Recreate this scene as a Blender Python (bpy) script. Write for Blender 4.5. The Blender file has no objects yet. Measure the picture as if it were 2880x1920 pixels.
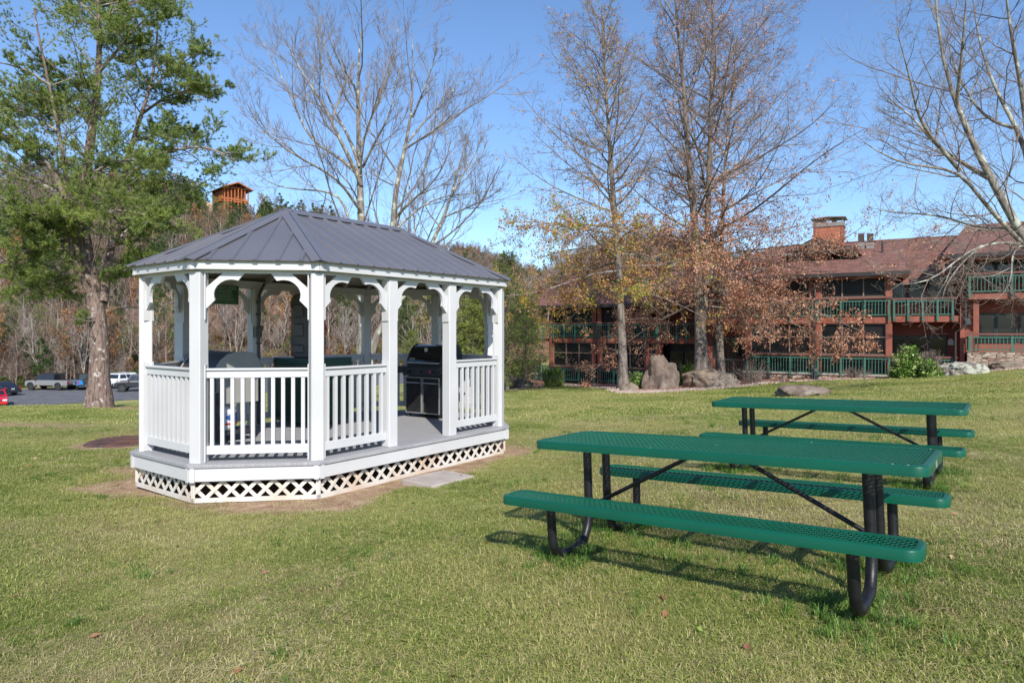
import bpy, math, random
import numpy as np
from mathutils import Vector, Matrix, noise as mnoise
R = math.radians
SC = bpy.context.scene
COL = SC.collection
# ---------------------------------------------------------------- camera
CZ = 1.55
F, HZ = 1870.0, 930.0
cam_d = bpy.data.cameras.new("camera"); cam = bpy.data.objects.new("camera", cam_d); COL.objects.link(cam)
cam.location = (0, 0, CZ); cam.rotation_euler = (R(90), 0, 0)
cam_d.sensor_width = 36.0; cam_d.lens = 36.0 * F / 2880.0
cam_d.shift_y = -(960 - HZ) / 2880.0
cam_d.clip_start = 0.1; cam_d.clip_end = 6000
SC.camera = cam
# ---------------------------------------------------------------- light
SUN = Vector((.33, -1.26, 1.0)).normalized()
world = bpy.data.worlds.new("World"); SC.world = world; world.use_nodes = True
wn = world.node_tree; wn.nodes.clear()
sky = wn.nodes.new("ShaderNodeTexSky"); sky.sky_type = 'NISHITA'; sky.sun_disc = False
sky.sun_elevation = math.asin(SUN.z); sky.sun_rotation = math.atan2(SUN.x, SUN.y)
sky.air_density = 1.0; sky.dust_density = 0.6; sky.ozone_density = 2.0; sky.altitude = 400
bg = wn.nodes.new("ShaderNodeBackground"); bg.inputs[1].default_value = 0.135
wo = wn.nodes.new("ShaderNodeOutputWorld")
tint = wn.nodes.new('ShaderNodeMix'); tint.data_type = 'RGBA'; tint.blend_type = 'MULTIPLY'; tint.inputs[0].default_value = 1.0; tint.inputs[7].default_value = (.78, .91, 1.06, 1)
wn.links.new(sky.outputs[0], tint.inputs[6]); wn.links.new(tint.outputs[2], bg.inputs[0]); wn.links.new(bg.outputs[0], wo.inputs[0])
sd = bpy.data.lights.new("sun", 'SUN'); sun = bpy.data.objects.new("sun", sd); COL.objects.link(sun)
sd.energy = 4.5; sd.angle = R(0.55); sd.color = (1.0, .945, .86)
sun.rotation_euler = SUN.to_track_quat('Z', 'Y').to_euler(); sun.location = (0, -5, 30)
SC.view_settings.view_transform = 'Standard'; SC.view_settings.look = 'None'
SC.view_settings.exposure = 0.5; SC.view_settings.gamma = 1
SC.cycles.max_bounces = 6; SC.cycles.transparent_max_bounces = 8
rng = np.random.default_rng(7); random.seed(7)

# ---------------------------------------------------------------- material helpers
def mat(name, col, rough=.6, col2=None, scale=8., bump=0., bscale=None, metal=0., spec=.5, detail=4., coat=0., contrast=(.35, .65), coord='Object', stretch=(1, 1, 1), trans=0.):
    m = bpy.data.materials.new(name); m.use_nodes = True
    nt = m.node_tree; b = nt.nodes["Principled BSDF"]
    b.inputs["Base Color"].default_value = (*col, 1); b.inputs["Roughness"].default_value = rough
    b.inputs["Metallic"].default_value = metal; b.inputs["Specular IOR Level"].default_value = spec
    b.inputs["Coat Weight"].default_value = coat
    if trans: b.inputs["Subsurface Weight"].default_value = 0
    tc = nt.nodes.new("ShaderNodeTexCoord"); mp = nt.nodes.new("ShaderNodeMapping")
    if coord == 'World':
        g = nt.nodes.new("ShaderNodeNewGeometry"); nt.links.new(g.outputs["Position"], mp.inputs[0])
    else:
        nt.links.new(tc.outputs["Object"], mp.inputs[0])
    mp.inputs["Scale"].default_value = stretch
    if col2 is None:
        col2 = tuple(c * .86 for c in col)
    n = nt.nodes.new("ShaderNodeTexNoise"); n.inputs["Scale"].default_value = scale; n.inputs["Detail"].default_value = detail
    nt.links.new(mp.outputs[0], n.inputs["Vector"])
    cr = nt.nodes.new("ShaderNodeValToRGB"); cr.color_ramp.elements[0].position = contrast[0]; cr.color_ramp.elements[1].position = contrast[1]
    cr.color_ramp.elements[0].color = (*col, 1); cr.color_ramp.elements[1].color = (*col2, 1)
    nt.links.new(n.outputs[0], cr.inputs[0]); nt.links.new(cr.outputs[0], b.inputs["Base Color"])
    if bump:
        n2 = nt.nodes.new("ShaderNodeTexNoise"); n2.inputs["Scale"].default_value = bscale or scale * 3; n2.inputs["Detail"].default_value = 5
        nt.links.new(mp.outputs[0], n2.inputs["Vector"])
        bp = nt.nodes.new("ShaderNodeBump"); bp.inputs["Strength"].default_value = bump; bp.inputs["Distance"].default_value = .02
        nt.links.new(n2.outputs[0], bp.inputs["Height"]); nt.links.new(bp.outputs[0], b.inputs["Normal"])
    return m

def leafmat(name, cols, scale=1.2, rough=.6, transl=.35, rnd=True):
    """two-sided foliage: colour varies by world noise and by leaf"""
    m = bpy.data.materials.new(name); m.use_nodes = True; nt = m.node_tree; nt.nodes.clear()
    o = nt.nodes.new("ShaderNodeOutputMaterial"); mx = nt.nodes.new("ShaderNodeMixShader")
    d = nt.nodes.new("ShaderNodeBsdfPrincipled"); t = nt.nodes.new("ShaderNodeBsdfTranslucent")
    d.inputs["Roughness"].default_value = rough; d.inputs["Specular IOR Level"].default_value = .3
    g = nt.nodes.new("ShaderNodeNewGeometry")
    n = nt.nodes.new("ShaderNodeTexNoise"); n.inputs["Scale"].default_value = scale; n.inputs["Detail"].default_value = 3
    nt.links.new(g.outputs["Position"], n.inputs["Vector"])
    ad = nt.nodes.new("ShaderNodeMath"); ad.operation = 'ADD'
    w = nt.nodes.new("ShaderNodeMath"); w.operation = 'MULTIPLY_ADD'; w.inputs[1].default_value = .5; w.inputs[2].default_value = -.25
    nt.links.new(g.outputs["Random Per Island"], w.inputs[0])
    nt.links.new(n.outputs[0], ad.inputs[0]); nt.links.new(w.outputs[0], ad.inputs[1])
    cr = nt.nodes.new("ShaderNodeValToRGB"); el = cr.color_ramp.elements
    k = len(cols)
    while len(el) < k: el.new(.5)
    for i, c in enumerate(cols):
        el[i].position = .22 + .56 * i / max(1, k - 1); el[i].color = (*c, 1)
    nt.links.new(ad.outputs[0], cr.inputs[0])
    nt.links.new(cr.outputs[0], d.inputs["Base Color"]); nt.links.new(cr.outputs[0], t.inputs[0])
    mx.inputs[0].default_value = transl
    nt.links.new(d.outputs[0], mx.inputs[1]); nt.links.new(t.outputs[0], mx.inputs[2]); nt.links.new(mx.outputs[0], o.inputs[0])
    return m

# ---------------------------------------------------------------- mesh helpers
def rotz(a):
    c, s = math.cos(a), math.sin(a); return np.array([[c, -s, 0], [s, c, 0], [0, 0, 1.]])

class MB:
    def __init__(s): s.v = []; s.f = []; s.n = 0
    def add(s, v, f):
        v = np.asarray(v, float); s.v.append(v); s.f += [tuple(int(i) + s.n for i in q) for q in f]; s.n += len(v); return s
    def box(s, c, size, rz=0., rot=None, taper=1.):
        x, y, z = [k / 2 for k in size]; t = taper
        v = np.array([[-x, -y, -z], [x, -y, -z], [x, y, -z], [-x, y, -z], [-x * t, -y * t, z], [x * t, -y * t, z], [x * t, y * t, z], [-x * t, y * t, z]])
        M = rot if rot is not None else rotz(rz)
        return s.add(v @ np.asarray(M).T + np.asarray(c), [(0, 3, 2, 1), (4, 5, 6, 7), (0, 1, 5, 4), (1, 2, 6, 5), (2, 3, 7, 6), (3, 0, 4, 7)])
    def bb(s, x0, x1, y0, y1, z0, z1):
        return s.box(((x0 + x1) / 2, (y0 + y1) / 2, (z0 + z1) / 2), (x1 - x0, y1 - y0, z1 - z0))
    def bar(s, p, q, w, h, up=(0, 0, 1)):
        p = np.asarray(p, float); q = np.asarray(q, float); d = q - p; L = np.linalg.norm(d); d /= L
        a = np.cross(up, d); a /= np.linalg.norm(a); b = np.cross(d, a)
        return s.box((p + q) / 2, (L, w, h), rot=np.array([d, a, b]).T)
    def prism(s, poly, t0, t1, frame=None):
        """poly in (a,b) extruded along c from t0 to t1; frame = 3 axes (a,b,c)+origin"""
        P = np.asarray(poly, float); n = len(P)
        if frame is None: A, B, C_, O = np.array([1, 0, 0.]), np.array([0, 1., 0]), np.array([0, 0, 1.]), np.zeros(3)
        else: A, B, C_, O = [np.asarray(k, float) for k in frame]
        lo = O + P[:, :1] * A + P[:, 1:2] * B + t0 * C_; hi = O + P[:, :1] * A + P[:, 1:2] * B + t1 * C_
        f = [tuple(range(n))[::-1], tuple(range(n, 2 * n))] + [(i, (i + 1) % n, n + (i + 1) % n, n + i) for i in range(n)]
        return s.add(np.vstack([lo, hi]), f)
    def tube(s, path, r, n=10, cap=True):
        P = np.asarray(path, float); K = len(P); r = np.broadcast_to(np.asarray(r, float), (K,))
        T = np.gradient(P, axis=0); T /= np.linalg.norm(T, axis=1)[:, None]
        ref = np.array([0, 0, 1.]) if abs(T[0][2]) < .9 else np.array([1., 0, 0])
        e1 = np.cross(T[0], ref); e1 /= np.linalg.norm(e1); V = []
        for k in range(K):
            e1 = e1 - T[k] * (e1 @ T[k]); e1 /= np.linalg.norm(e1); e2 = np.cross(T[k], e1)
            for j in range(n):
                a = 2 * math.pi * j / n; V.append(P[k] + r[k] * (math.cos(a) * e1 + math.sin(a) * e2))
        f = []
        for k in range(K - 1):
            for j in range(n):
                a = k * n + j; b = k * n + (j + 1) % n; f.append((a, b, b + n, a + n))
        if cap: f.append(tuple(range(n))[::-1]); f.append(tuple(range((K - 1) * n, K * n)))
        return s.add(V, f)
    def cyl(s, c, r, h, n=16, axis='z', r2=None):
        c = np.asarray(c, float); ax = {'x': (1, 0, 0), 'y': (0, 1, 0), 'z': (0, 0, 1)}[axis]; ax = np.asarray(ax, float)
        return s.tube([c - ax * h / 2, c + ax * h / 2], [r, r if r2 is None else r2], n)
    def lathe(s, prof, n=20, c=(0, 0, 0)):
        V = [];
        for (r, z) in prof:
            for j in range(n):
                a = 2 * math.pi * j / n; V.append((c[0] + r * math.cos(a), c[1] + r * math.sin(a), c[2] + z))
        f = []
        for k in range(len(prof) - 1):
            for j in range(n):
                a = k * n + j; b = k * n + (j + 1) % n; f.append((a, b, b + n, a + n))
        f.append(tuple(range(n))[::-1]); f.append(tuple(range((len(prof) - 1) * n, len(prof) * n)))
        return s.add(V, f)
    def quad(s, a, b, c, d): return s.add([a, b, c, d], [(0, 1, 2, 3)])
    def build(s, name, m, parent=None, smooth=False, bevel=0., loc=None, rz=0.):
        me = bpy.data.meshes.new(name); me.from_pydata(np.vstack(s.v).tolist(), [], s.f)
        me.materials.append(m); me.update()
        o = bpy.data.objects.new(name, me); COL.objects.link(o)
        if smooth:
            me.shade_smooth()
            try: me.set_sharp_from_angle(angle=R(38))
            except Exception: pass
        if bevel:
            b = o.modifiers.new("bevel", 'BEVEL'); b.width = bevel; b.segments = 2; b.limit_method = 'ANGLE'; b.angle_limit = R(40)
        if parent is not None: o.parent = parent
        if loc is not None: o.location = loc
        o.rotation_euler[2] = rz
        return o

def tag(o, label=None, cat=None, group=None, kind=None):
    if label: o["label"] = label
    if cat: o["category"] = cat
    if group: o["group"] = group
    if kind: o["kind"] = kind
    return o
def thing(name, label, cat, loc=(0, 0, 0), rz=0., group=None):
    o = bpy.data.objects.new(name, None); COL.objects.link(o); o.location = loc; o.rotation_euler[2] = rz
    o.empty_display_size = .2
    return tag(o, label, cat, group)
def copy_tree(o, label=None, parent=None):
    c = o.copy(); COL.objects.link(c)
    if parent is not None: c.parent = parent
    if label: c["label"] = label
    for ch in list(o.children): copy_tree(ch, None, c)
    return c

def mesh_np(name, V, faces, mats, parent=None, midx=None, smooth=False, link=True):
    """faces: list of int arrays (N,3) or (N,4)"""
    V = np.asarray(V, np.float32); me = bpy.data.meshes.new(name)
    sizes = [np.full(len(f), f.shape[1], np.int32) for f in faces]
    loops = np.concatenate([f.ravel() for f in faces]).astype(np.int32); sz = np.concatenate(sizes)
    st = np.concatenate([[0], np.cumsum(sz)[:-1]]).astype(np.int32)
    me.vertices.add(len(V)); me.vertices.foreach_set("co", V.ravel())
    me.loops.add(len(loops)); me.loops.foreach_set("vertex_index", loops)
    me.polygons.add(len(sz)); me.polygons.foreach_set("loop_start", st); me.polygons.foreach_set("loop_total", sz)
    for m in (mats if isinstance(mats, (list, tuple)) else [mats]): me.materials.append(m)
    if midx is not None: me.polygons.foreach_set("material_index", np.asarray(midx, np.int32))
    if smooth: me.polygons.foreach_set("use_smooth", np.ones(len(sz), bool))
    me.update(calc_edges=True); me.validate()
    o = bpy.data.objects.new(name, me)
    if link: COL.objects.link(o)
    if parent is not None: o.parent = parent
    return o

def P3(px, py, d):
    """pixel of the photograph + distance -> point in the place"""
    return np.array([(px - 1440) / F * d, d, CZ - (py - HZ) / F * d])

# ================================================================ TERRAIN
CP = np.array([
 (-6,-3,.05),(0,-3,.0),(8,-3,.2),(16,-3,.6),(-6,0,-.05),(0,0,0),(6,0,.15),(12,0,.4),(-6,4,-.15),
 (1.32,4.34,.045),(.35,5.1,.0),(2.3,3.6,.085),(3.46,7.18,.02),(2.5,7.9,-.02),(4.4,6.5,.06),
 (-3.3,6.9,-.245),(-.2,9.8,-.235),(-4.3,8.8,-.285),(-2,7,-.24),(-2.4,11.5,-.32),(-7,11.8,-.42),
 (-15,24,-1.2),(-18.5,24,-1.2),(-10,24,-1.25),(4.9,29.5,-1.05),(9.3,31,-1.05),(14,34,-.95),(18.3,33,-.75),(20.9,31,-.42),(22.3,29,-.11),
 (28,28,.4),(28,20,.5),(12,20,-.3),(6,18,-.45),(0,20,-.9),(-.2,33,-1.5),(3.7,46,-1.95),(8,43,-1.8),(0,50,-1.85),(14,50,-1.2),(30,45,.5),
 (-7,35,-2.1),(-14,36,-2.6),(-25,38,-3.1),(-34,45,-4.3),(-10,55,-3.9),(-45,58.5,-5.25),(-30,71,-5.25),(-14.5,85,-5.25),(0,75,-4.9),(10,70,-3.5),(-30,25,-2.0)], float)
def _tps_fit(C):
    n = len(C); d = np.linalg.norm(C[:, None, :2] - C[None, :, :2], axis=2)
    K = np.where(d > 0, d ** 2 * np.log(np.maximum(d, 1e-9)), 0) + np.eye(n) * 1.0
    Pm = np.hstack([np.ones((n, 1)), C[:, :2]]); A = np.block([[K, Pm], [Pm.T, np.zeros((3, 3))]])
    return np.linalg.solve(A, np.concatenate([C[:, 2], np.zeros(3)]))
_w = _tps_fit(CP)
N1 = np.array([-45.5, 58.5]); ND = np.array([.76, .65]); NN = np.array([-.65, .76])
def lotd(X, Y): return (X - N1[0]) * NN[0] + (Y - N1[1]) * NN[1]
LOTW = 23.0
def sstep(x, a, b):
    t = np.clip((x - a) / (b - a), 0, 1); return t * t * (3 - 2 * t)
# silhouettes of the ground (photo px -> py) and ridge distance
SIL = np.array([(-900,560),(-300,560),(0,565),(200,560),(430,560),(560,590),(700,612),(800,650),(1000,720),(1200,800),(1500,840),(1560,820),(1640,765),(1720,738),(1850,728),(1950,730),(2060,770),(2200,800),(3200,800)], float)
def hillz(X, Y):
    px = 1440 + F * X / np.maximum(Y, 1); el = (HZ - np.interp(px, SIL[:, 0], SIL[:, 1])) / F
    Rr = np.interp(px, [-300, 700, 1200, 1500, 3200], [230, 250, 190, 300, 300])
    Y0 = np.interp(px, [-300, 0, 400, 1100, 1400, 3200], [70, 84, 92, 108, 130, 130])
    top = el * Rr + CZ; t = (Y - Y0) / (Rr - Y0)
    up = np.where(t <= 1, np.power(np.clip(t, 0, 1), .85), 1 - .3 * np.clip(t - 1, 0, 1))
    return -5.25 + (top + 5.25) * up * (t > 0), t
def ground(X, Y):
    X = np.atleast_1d(np.asarray(X, float)); Y = np.atleast_1d(np.asarray(Y, float))
    d = np.hypot(X[..., None] - CP[:, 0], Y[..., None] - CP[:, 1])
    z = (np.where(d > 0, d ** 2 * np.log(np.maximum(d, 1e-9)), 0)) @ _w[:-3] + _w[-3] + _w[-2] * X + _w[-1] * Y
    s = lotd(X, Y)
    m = sstep(s, -7, -.3); z = z * (1 - m) - 5.25 * m
    far = sstep(Y, 78, 95) ; z = z * (1 - far) - 5.25 * far
    h, t = hillz(X, Y); z = np.where(t > 0, np.maximum(z * 0 + h, -5.25), z)
    return z
def g1(x, y): return float(ground(x, y)[0])
def hit(px, py, dmin=3.0, dmax=70.0):
    """where the line of sight through a photo pixel meets the ground"""
    D = np.arange(dmin, dmax, .1); X = (px - 1440) / F * D; Z = CZ - (py - HZ) / F * D
    G = ground(X, D); k = np.argmax(G >= Z)
    d = D[k] if G[k] >= Z[k] else dmax
    return float((px - 1440) / F * d), float(d), float(ground((px - 1440) / F * d, d)[0])

TH = .925; GC = np.array([-2.304, 9.285]); AX = np.array([math.cos(TH), math.sin(TH)]); NV = np.array([math.sin(TH), -math.cos(TH)])
GS, GL = 1.196, 3.171
GW = GS * (1 + 2 ** .5) / 2; GE = GL / 2 + GS / 2 ** .5; GH = GS / 2
def gdist(X, Y):
    a = (X - GC[0]) * AX[0] + (Y - GC[1]) * AX[1]; b = (X - GC[0]) * NV[0] + (Y - GC[1]) * NV[1]
    q = np.maximum.reduce([np.abs(a) - GE, np.abs(b) - GW, (np.abs(a) + np.abs(b) - GL / 2 - GW) / 2 ** .5])
    return q - .10     # distance outside the lattice skirt
# planting beds near the lodge: polygons in plan (photo px, py converted by hit)
def poly_in(X, Y, poly):
    ins = np.zeros(X.shape, bool); n = len(poly)
    for i in range(n):
        x0, y0 = poly[i]; x1, y1 = poly[(i + 1) % n]
        c = ((y0 > Y) != (y1 > Y)) & (X < (x1 - x0) * (Y - y0) / (y1 - y0 + 1e-12) + x0); ins ^= c
    return ins
_bedpx = [(1425,1098),(1560,1085),(1600,1084),(1700,1092),(1745,1106),(1790,1106),(1900,1102),(2060,1090),(2140,1080),(2290,1071),(2400,1068),(2520,1062),(2600,1060),(2700,1052),(2890,1036)]
BED = [hit(a, b)[:2] for a, b in _bedpx]
BEDPOLY = BED + [(40, 34), (40, 60), (-6, 60), (BED[0][0] - 2.5, 46), (BED[0][0] - 1.0, 36)]
PINE = (-15.0, 24.0)
def vnoise(X, Y, s, seed=0):
    """cheap value noise, -1..1"""
    r = np.random.default_rng(seed); T = r.uniform(-1, 1, (64, 64))
    x = X / s; y = Y / s; i = np.floor(x).astype(int); j = np.floor(y).astype(int); fx = x - i; fy = y - j
    fx = fx * fx * (3 - 2 * fx); fy = fy * fy * (3 - 2 * fy); i &= 63; j &= 63; i2 = (i + 1) & 63; j2 = (j + 1) & 63
    return (T[i, j] * (1 - fx) + T[i2, j] * fx) * (1 - fy) + (T[i, j2] * (1 - fx) + T[i2, j2] * fx) * fy
def dirt_of(X, Y):
    q = gdist(X, Y); n = vnoise(X, Y, .55, 3) * .28 + vnoise(X, Y, .2, 4) * .12 + vnoise(X, Y, 1.7, 5) * .25
    d = sstep(.42 + 1.25 * n - q, -.16, .22)
    dp = np.hypot(X - PINE[0], (Y - PINE[1]) * 1.6); d = np.maximum(d, sstep(2.2 + 2 * vnoise(X, Y, 1.3, 6) - dp, -.6, .6))
    mx, my = -6.75, 11.6; dm = np.hypot(X - mx, Y - my); d = np.maximum(d, sstep(.85 + .25 * n - dm, -.1, .1))
    w = hit(20, 1196); dm = np.hypot((X - w[0]) * .35, Y - w[1]); d = np.maximum(d, .8 * sstep(.5 + n - dm, -.2, .2))
    for (lx, ly) in FOOT: d = np.maximum(d, .75 * sstep(.16 + .2 * n - np.hypot(X - lx, Y - ly), -.06, .06))
    return d
TYAW = -.6587
T1 = np.array([1.3193, 4.3415]); T2 = np.array([3.4556, 7.1844])
def tloc(T, u, v):
    c, s = math.cos(TYAW), math.sin(TYAW); return (T[0] + u * c - v * s, T[1] + u * s + v * c)
FOOT = [tloc(T, u, v) for T in (T1, T2) for u in (-.9, .9) for v in (-.45, .45)]

def grid(x0, x1, y0, y1, st, name, material, holes=None, kind='structure', label=None, cat=None):
    nx = int((x1 - x0) / st) + 1; ny = int((y1 - y0) / st) + 1
    X, Y = np.meshgrid(np.linspace(x0, x1, nx), np.linspace(y0, y1, ny)); Z = ground(X, Y)
    V = np.stack([X, Y, Z], -1).reshape(-1, 3); i = np.arange(nx * ny).reshape(ny, nx)
    q = np.stack([i[:-1, :-1], i[:-1, 1:], i[1:, 1:], i[1:, :-1]], -1).reshape(-1, 4)
    if holes is not None:
        c = V[q].mean(1); q = q[~holes(c[:, 0], c[:, 1])]
    o = mesh_np(name, V, [q], material, smooth=True)
    return tag(o, kind=kind), V

def ground_mat():
    m = bpy.data.materials.new("ground"); m.use_nodes = True; nt = m.node_tree; b = nt.nodes["Principled BSDF"]; b.inputs["Roughness"].default_value = .95
    b.inputs["Specular IOR Level"].default_value = .1
    g = nt.nodes.new("ShaderNodeNewGeometry")
    def nz(sc, det=4, lo=.35, hi=.65, c0=None, c1=None):
        n = nt.nodes.new("ShaderNodeTexNoise"); n.inputs["Scale"].default_value = sc; n.inputs["Detail"].default_value = det
        nt.links.new(g.outputs["Position"], n.inputs["Vector"]); cr = nt.nodes.new("ShaderNodeValToRGB")
        cr.color_ramp.elements[0].position = lo; cr.color_ramp.elements[1].position = hi
        if c0: cr.color_ramp.elements[0].color = (*c0, 1); cr.color_ramp.elements[1].color = (*c1, 1)
        nt.links.new(n.outputs[0], cr.inputs[0]); return cr, n
    def mix(f, a, bb):
        x = nt.nodes.new("ShaderNodeMix"); x.data_type = 'RGBA'; nt.links.new(f, x.inputs[0]); nt.links.new(a, x.inputs[6]); nt.links.new(bb, x.inputs[7]); return x.outputs[2]
    def attr(n):
        a = nt.nodes.new("ShaderNodeAttribute"); a.attribute_name = n; return a.outputs["Fac"]
    big, _ = nz(.55, 5, .38, .64, GREEN1, STRAW1)
    fine, _ = nz(28, 6, .3, .7, (.05, .075, .02), (.27, .26, .10))
    x = nt.nodes.new("ShaderNodeMix"); x.data_type = 'RGBA'; x.inputs[0].default_value = .45
    nt.links.new(big.outputs[0], x.inputs[6]); nt.links.new(fine.outputs[0], x.inputs[7]); grass = x.outputs[2]
    dirt, _ = nz(7, 8, .3, .7, (.24, .14, .085), (.42, .30, .20))
    bed, _ = nz(3.5, 6, .35, .6, (.36, .28, .22), (.30, .10, .065))
    leaf, _ = nz(.9, 8, .35, .7, (.15, .085, .05), (.24, .15, .09))
    c = mix(attr("dirt"), grass, dirt.outputs[0]); c = mix(attr("bed"), c, bed.outputs[0]); c = mix(attr("wood"), c, leaf.outputs[0])
    nt.links.new(c, b.inputs["Base Color"])
    n = nt.nodes.new("ShaderNodeTexNoise"); n.inputs["Scale"].default_value = 35; n.inputs["Detail"].default_value = 6; nt.links.new(g.outputs["Position"], n.inputs["Vector"])
    bp = nt.nodes.new("ShaderNodeBump"); bp.inputs["Strength"].default_value = .6; bp.inputs["Distance"].default_value = .03
    nt.links.new(n.outputs[0], bp.inputs["Height"]); nt.links.new(bp.outputs[0], b.inputs["Normal"])
    return m
GREEN1 = (.18, .225, .055); STRAW1 = (.46, .415, .18)
M_ground = ground_mat()
def set_attr(o, name, vals):
    a = o.data.attributes.new(name, 'FLOAT', 'POINT'); a.data.foreach_set("value", np.asarray(vals, np.float32))
# one sheet: fine grid near, coarse grid far (stitched as separate resolutions that butt together)
gx = np.unique(np.concatenate([np.arange(-900, -80, 40.), np.arange(-80, -16, 2.), np.arange(-16, -9, .5), np.arange(-9, 4, .14), np.arange(4, 24, .5), np.arange(24, 80, 2.), np.arange(80, 901, 40.)]))
gy = np.unique(np.concatenate([np.arange(-60, -6, 6.), np.arange(-6, 4, 1.), np.arange(4, 15, .14), np.arange(15, 60, .5), np.arange(60, 130, 1.5), np.arange(130, 330, 4.), np.arange(330, 1300, 60.)]))
X, Y = np.meshgrid(gx, gy); Z = ground(X, Y); nx, ny = len(gx), len(gy)
V = np.stack([X, Y, Z], -1).reshape(-1, 3); idx = np.arange(nx * ny).reshape(ny, nx)
q = np.stack([idx[:-1, :-1], idx[:-1, 1:], idx[1:, 1:], idx[1:, :-1]], -1).reshape(-1, 4)
og = mesh_np("ground", V, [q], M_ground, smooth=True); tag(og, kind='structure')
fx, fy = V[:, 0], V[:, 1]
set_attr(og, "dirt", dirt_of(fx, fy)); set_attr(og, "bed", poly_in(fx, fy, BEDPOLY).astype(float))
set_attr(og, "wood", sstep(lotd(fx, fy), LOTW, LOTW + 2) * (fy > 60) + (hillz(fx, fy)[1] > 0.02) * 1.0)
# parking lot
M_asph = mat("asphalt", (.085, .088, .10), .9, (.13, .13, .14), 1.2, bump=.3, bscale=60, coord='World')
la = np.linspace(-45, 62, 60); lb = np.linspace(0, LOTW - 1, 8)
A, B = np.meshgrid(la, lb); LX = N1[0] + A * ND[0] + B * NN[0]; LY = N1[1] + A * ND[1] + B * NN[1]
V = np.stack([LX, LY, ground(LX, LY) + .03], -1).reshape(-1, 3); idx = np.arange(A.size).reshape(A.shape)
q = np.stack([idx[:-1, :-1], idx[:-1, 1:], idx[1:, 1:], idx[1:, :-1]], -1).reshape(-1, 4)
tag(mesh_np("parking_lot", V, [q], M_asph), kind='structure')
# far ridge beyond the lodge and the gazebo
def ridge(name, sil, Rr, depth, material):
    px = np.arange(sil[0][0], sil[-1][0] + 1, 6.); top = (HZ - np.interp(px, [a for a, b in sil], [b for a, b in sil])) / F * Rr + CZ
    V = []; K = 14
    for k in range(K):
        t = k / (K - 1); d = Rr - depth * (1 - t)
        zz = -6 + (top + 6) * (t ** .8)
        V.append(np.stack([(px - 1440) / F * d, np.full_like(px, d), zz + vnoise(px * 1.0, px * 0 + k * 31., 37., 9) * 4 * (t > .3)], -1))
    V.append(np.stack([(px - 1440) / F * (Rr + 120), np.full_like(px, Rr + 120), np.full_like(px, -6.)], -1))
    V = np.array(V); n = len(px); idx = np.arange(V.shape[0] * n).reshape(V.shape[0], n)
    q = np.stack([idx[:-1, :-1], idx[:-1, 1:], idx[1:, 1:], idx[1:, :-1]], -1).reshape(-1, 4)
    return tag(mesh_np(name, V.reshape(-1, 3), [q], material, smooth=True), kind='structure')
M_far = mat("far_wood", (.16, .12, .105), 1., (.085, .09, .06), .02, coord='World', detail=10, contrast=(.4, .6))
FARSIL = [(1000,700),(1180,712),(1290,700),(1340,705),(1400,730),(1480,762),(1560,790),(1700,800),(2300,810)]
ridge("hills", FARSIL, 900., 380., M_far)

# ================================================================ GAZEBO
M_vinyl = mat("white_vinyl", (.54, .54, .55), .42, (.49, .487, .485), 1.3, bump=.04, bscale=40, spec=.4)
M_vinyl_dirty = mat("stained_vinyl", (.57, .54, .49), .5, (.48, .36, .26), 2.2, bump=.05, bscale=30, contrast=(.42, .75))
M_deck = mat("grey_composite", (.25, .25, .265), .65, (.34, .335, .34), 5, bump=.25, bscale=22, stretch=(.6, 14, 1))
M_roof = mat("charcoal_metal", (.135, .132, .148), .35, (.155, .15, .162), 1.5, metal=.25, spec=.6)
M_roofcap = mat("charcoal_trim", (.145, .142, .16), .36, (.155, .152, .17), 3, metal=.25, spec=.6)
M_ceil = mat("ceiling_board", (.42, .38, .36), .8, (.34, .30, .28), 3, stretch=(1, 8, 1))
M_steel = mat("steel", (.52, .52, .52), .28, (.45, .45, .45), 6, metal=.55)
M_black = mat("black_plastic", (.045, .045, .05), .35, (.06, .06, .065), 8)
gzb = -.22; DK = CZ - 1.380 - gzb
gaz = thing("gazebo", "white vinyl gazebo with dark grey metal roof standing on the lawn", "gazebo", (GC[0], GC[1], gzb), TH)
def ring(off):
    t = math.tan(R(22.5)); a = GL / 2 + off * t; b = GW + off; c = GE + off; d = GH + off * t
    return [(-a, -b), (a, -b), (c, -d), (c, d), (a, b), (-a, b), (-c, d), (-c, -d)]
base = ring(0)
posts = [(base[0], -112.5), (base[1], -67.5), (base[2], -22.5), (base[3], 22.5), (base[4], 67.5), (base[5], 112.5), (base[6], 157.5), (base[7], -157.5)]
posts += [((GL / 6 * s, GW * k), 90 * k) for k in (-1, 1) for s in (-1, 1)]
PW = .135; PH = 1.985
for (p, ang) in posts:
    m = MB(); h = PW / 2; c = .008
    poly = [(-h + c, -h), (h - c, -h), (h, -h + c), (h, h - c), (h - c, h), (-h + c, h), (-h, h - c), (-h, -h + c)]
    a = R(ang); m.prism(poly, DK, DK + PH + .004, ((math.cos(a), math.sin(a), 0), (-math.sin(a), math.cos(a), 0), (0, 0, 1), (p[0], p[1], 0)))
    m.build("post", M_vinyl, gaz)
def side_frames(r):
    for i in range(8):
        yield np.array([*r[i], 0.]), np.array([*r[(i + 1) % 8], 0.])
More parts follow.
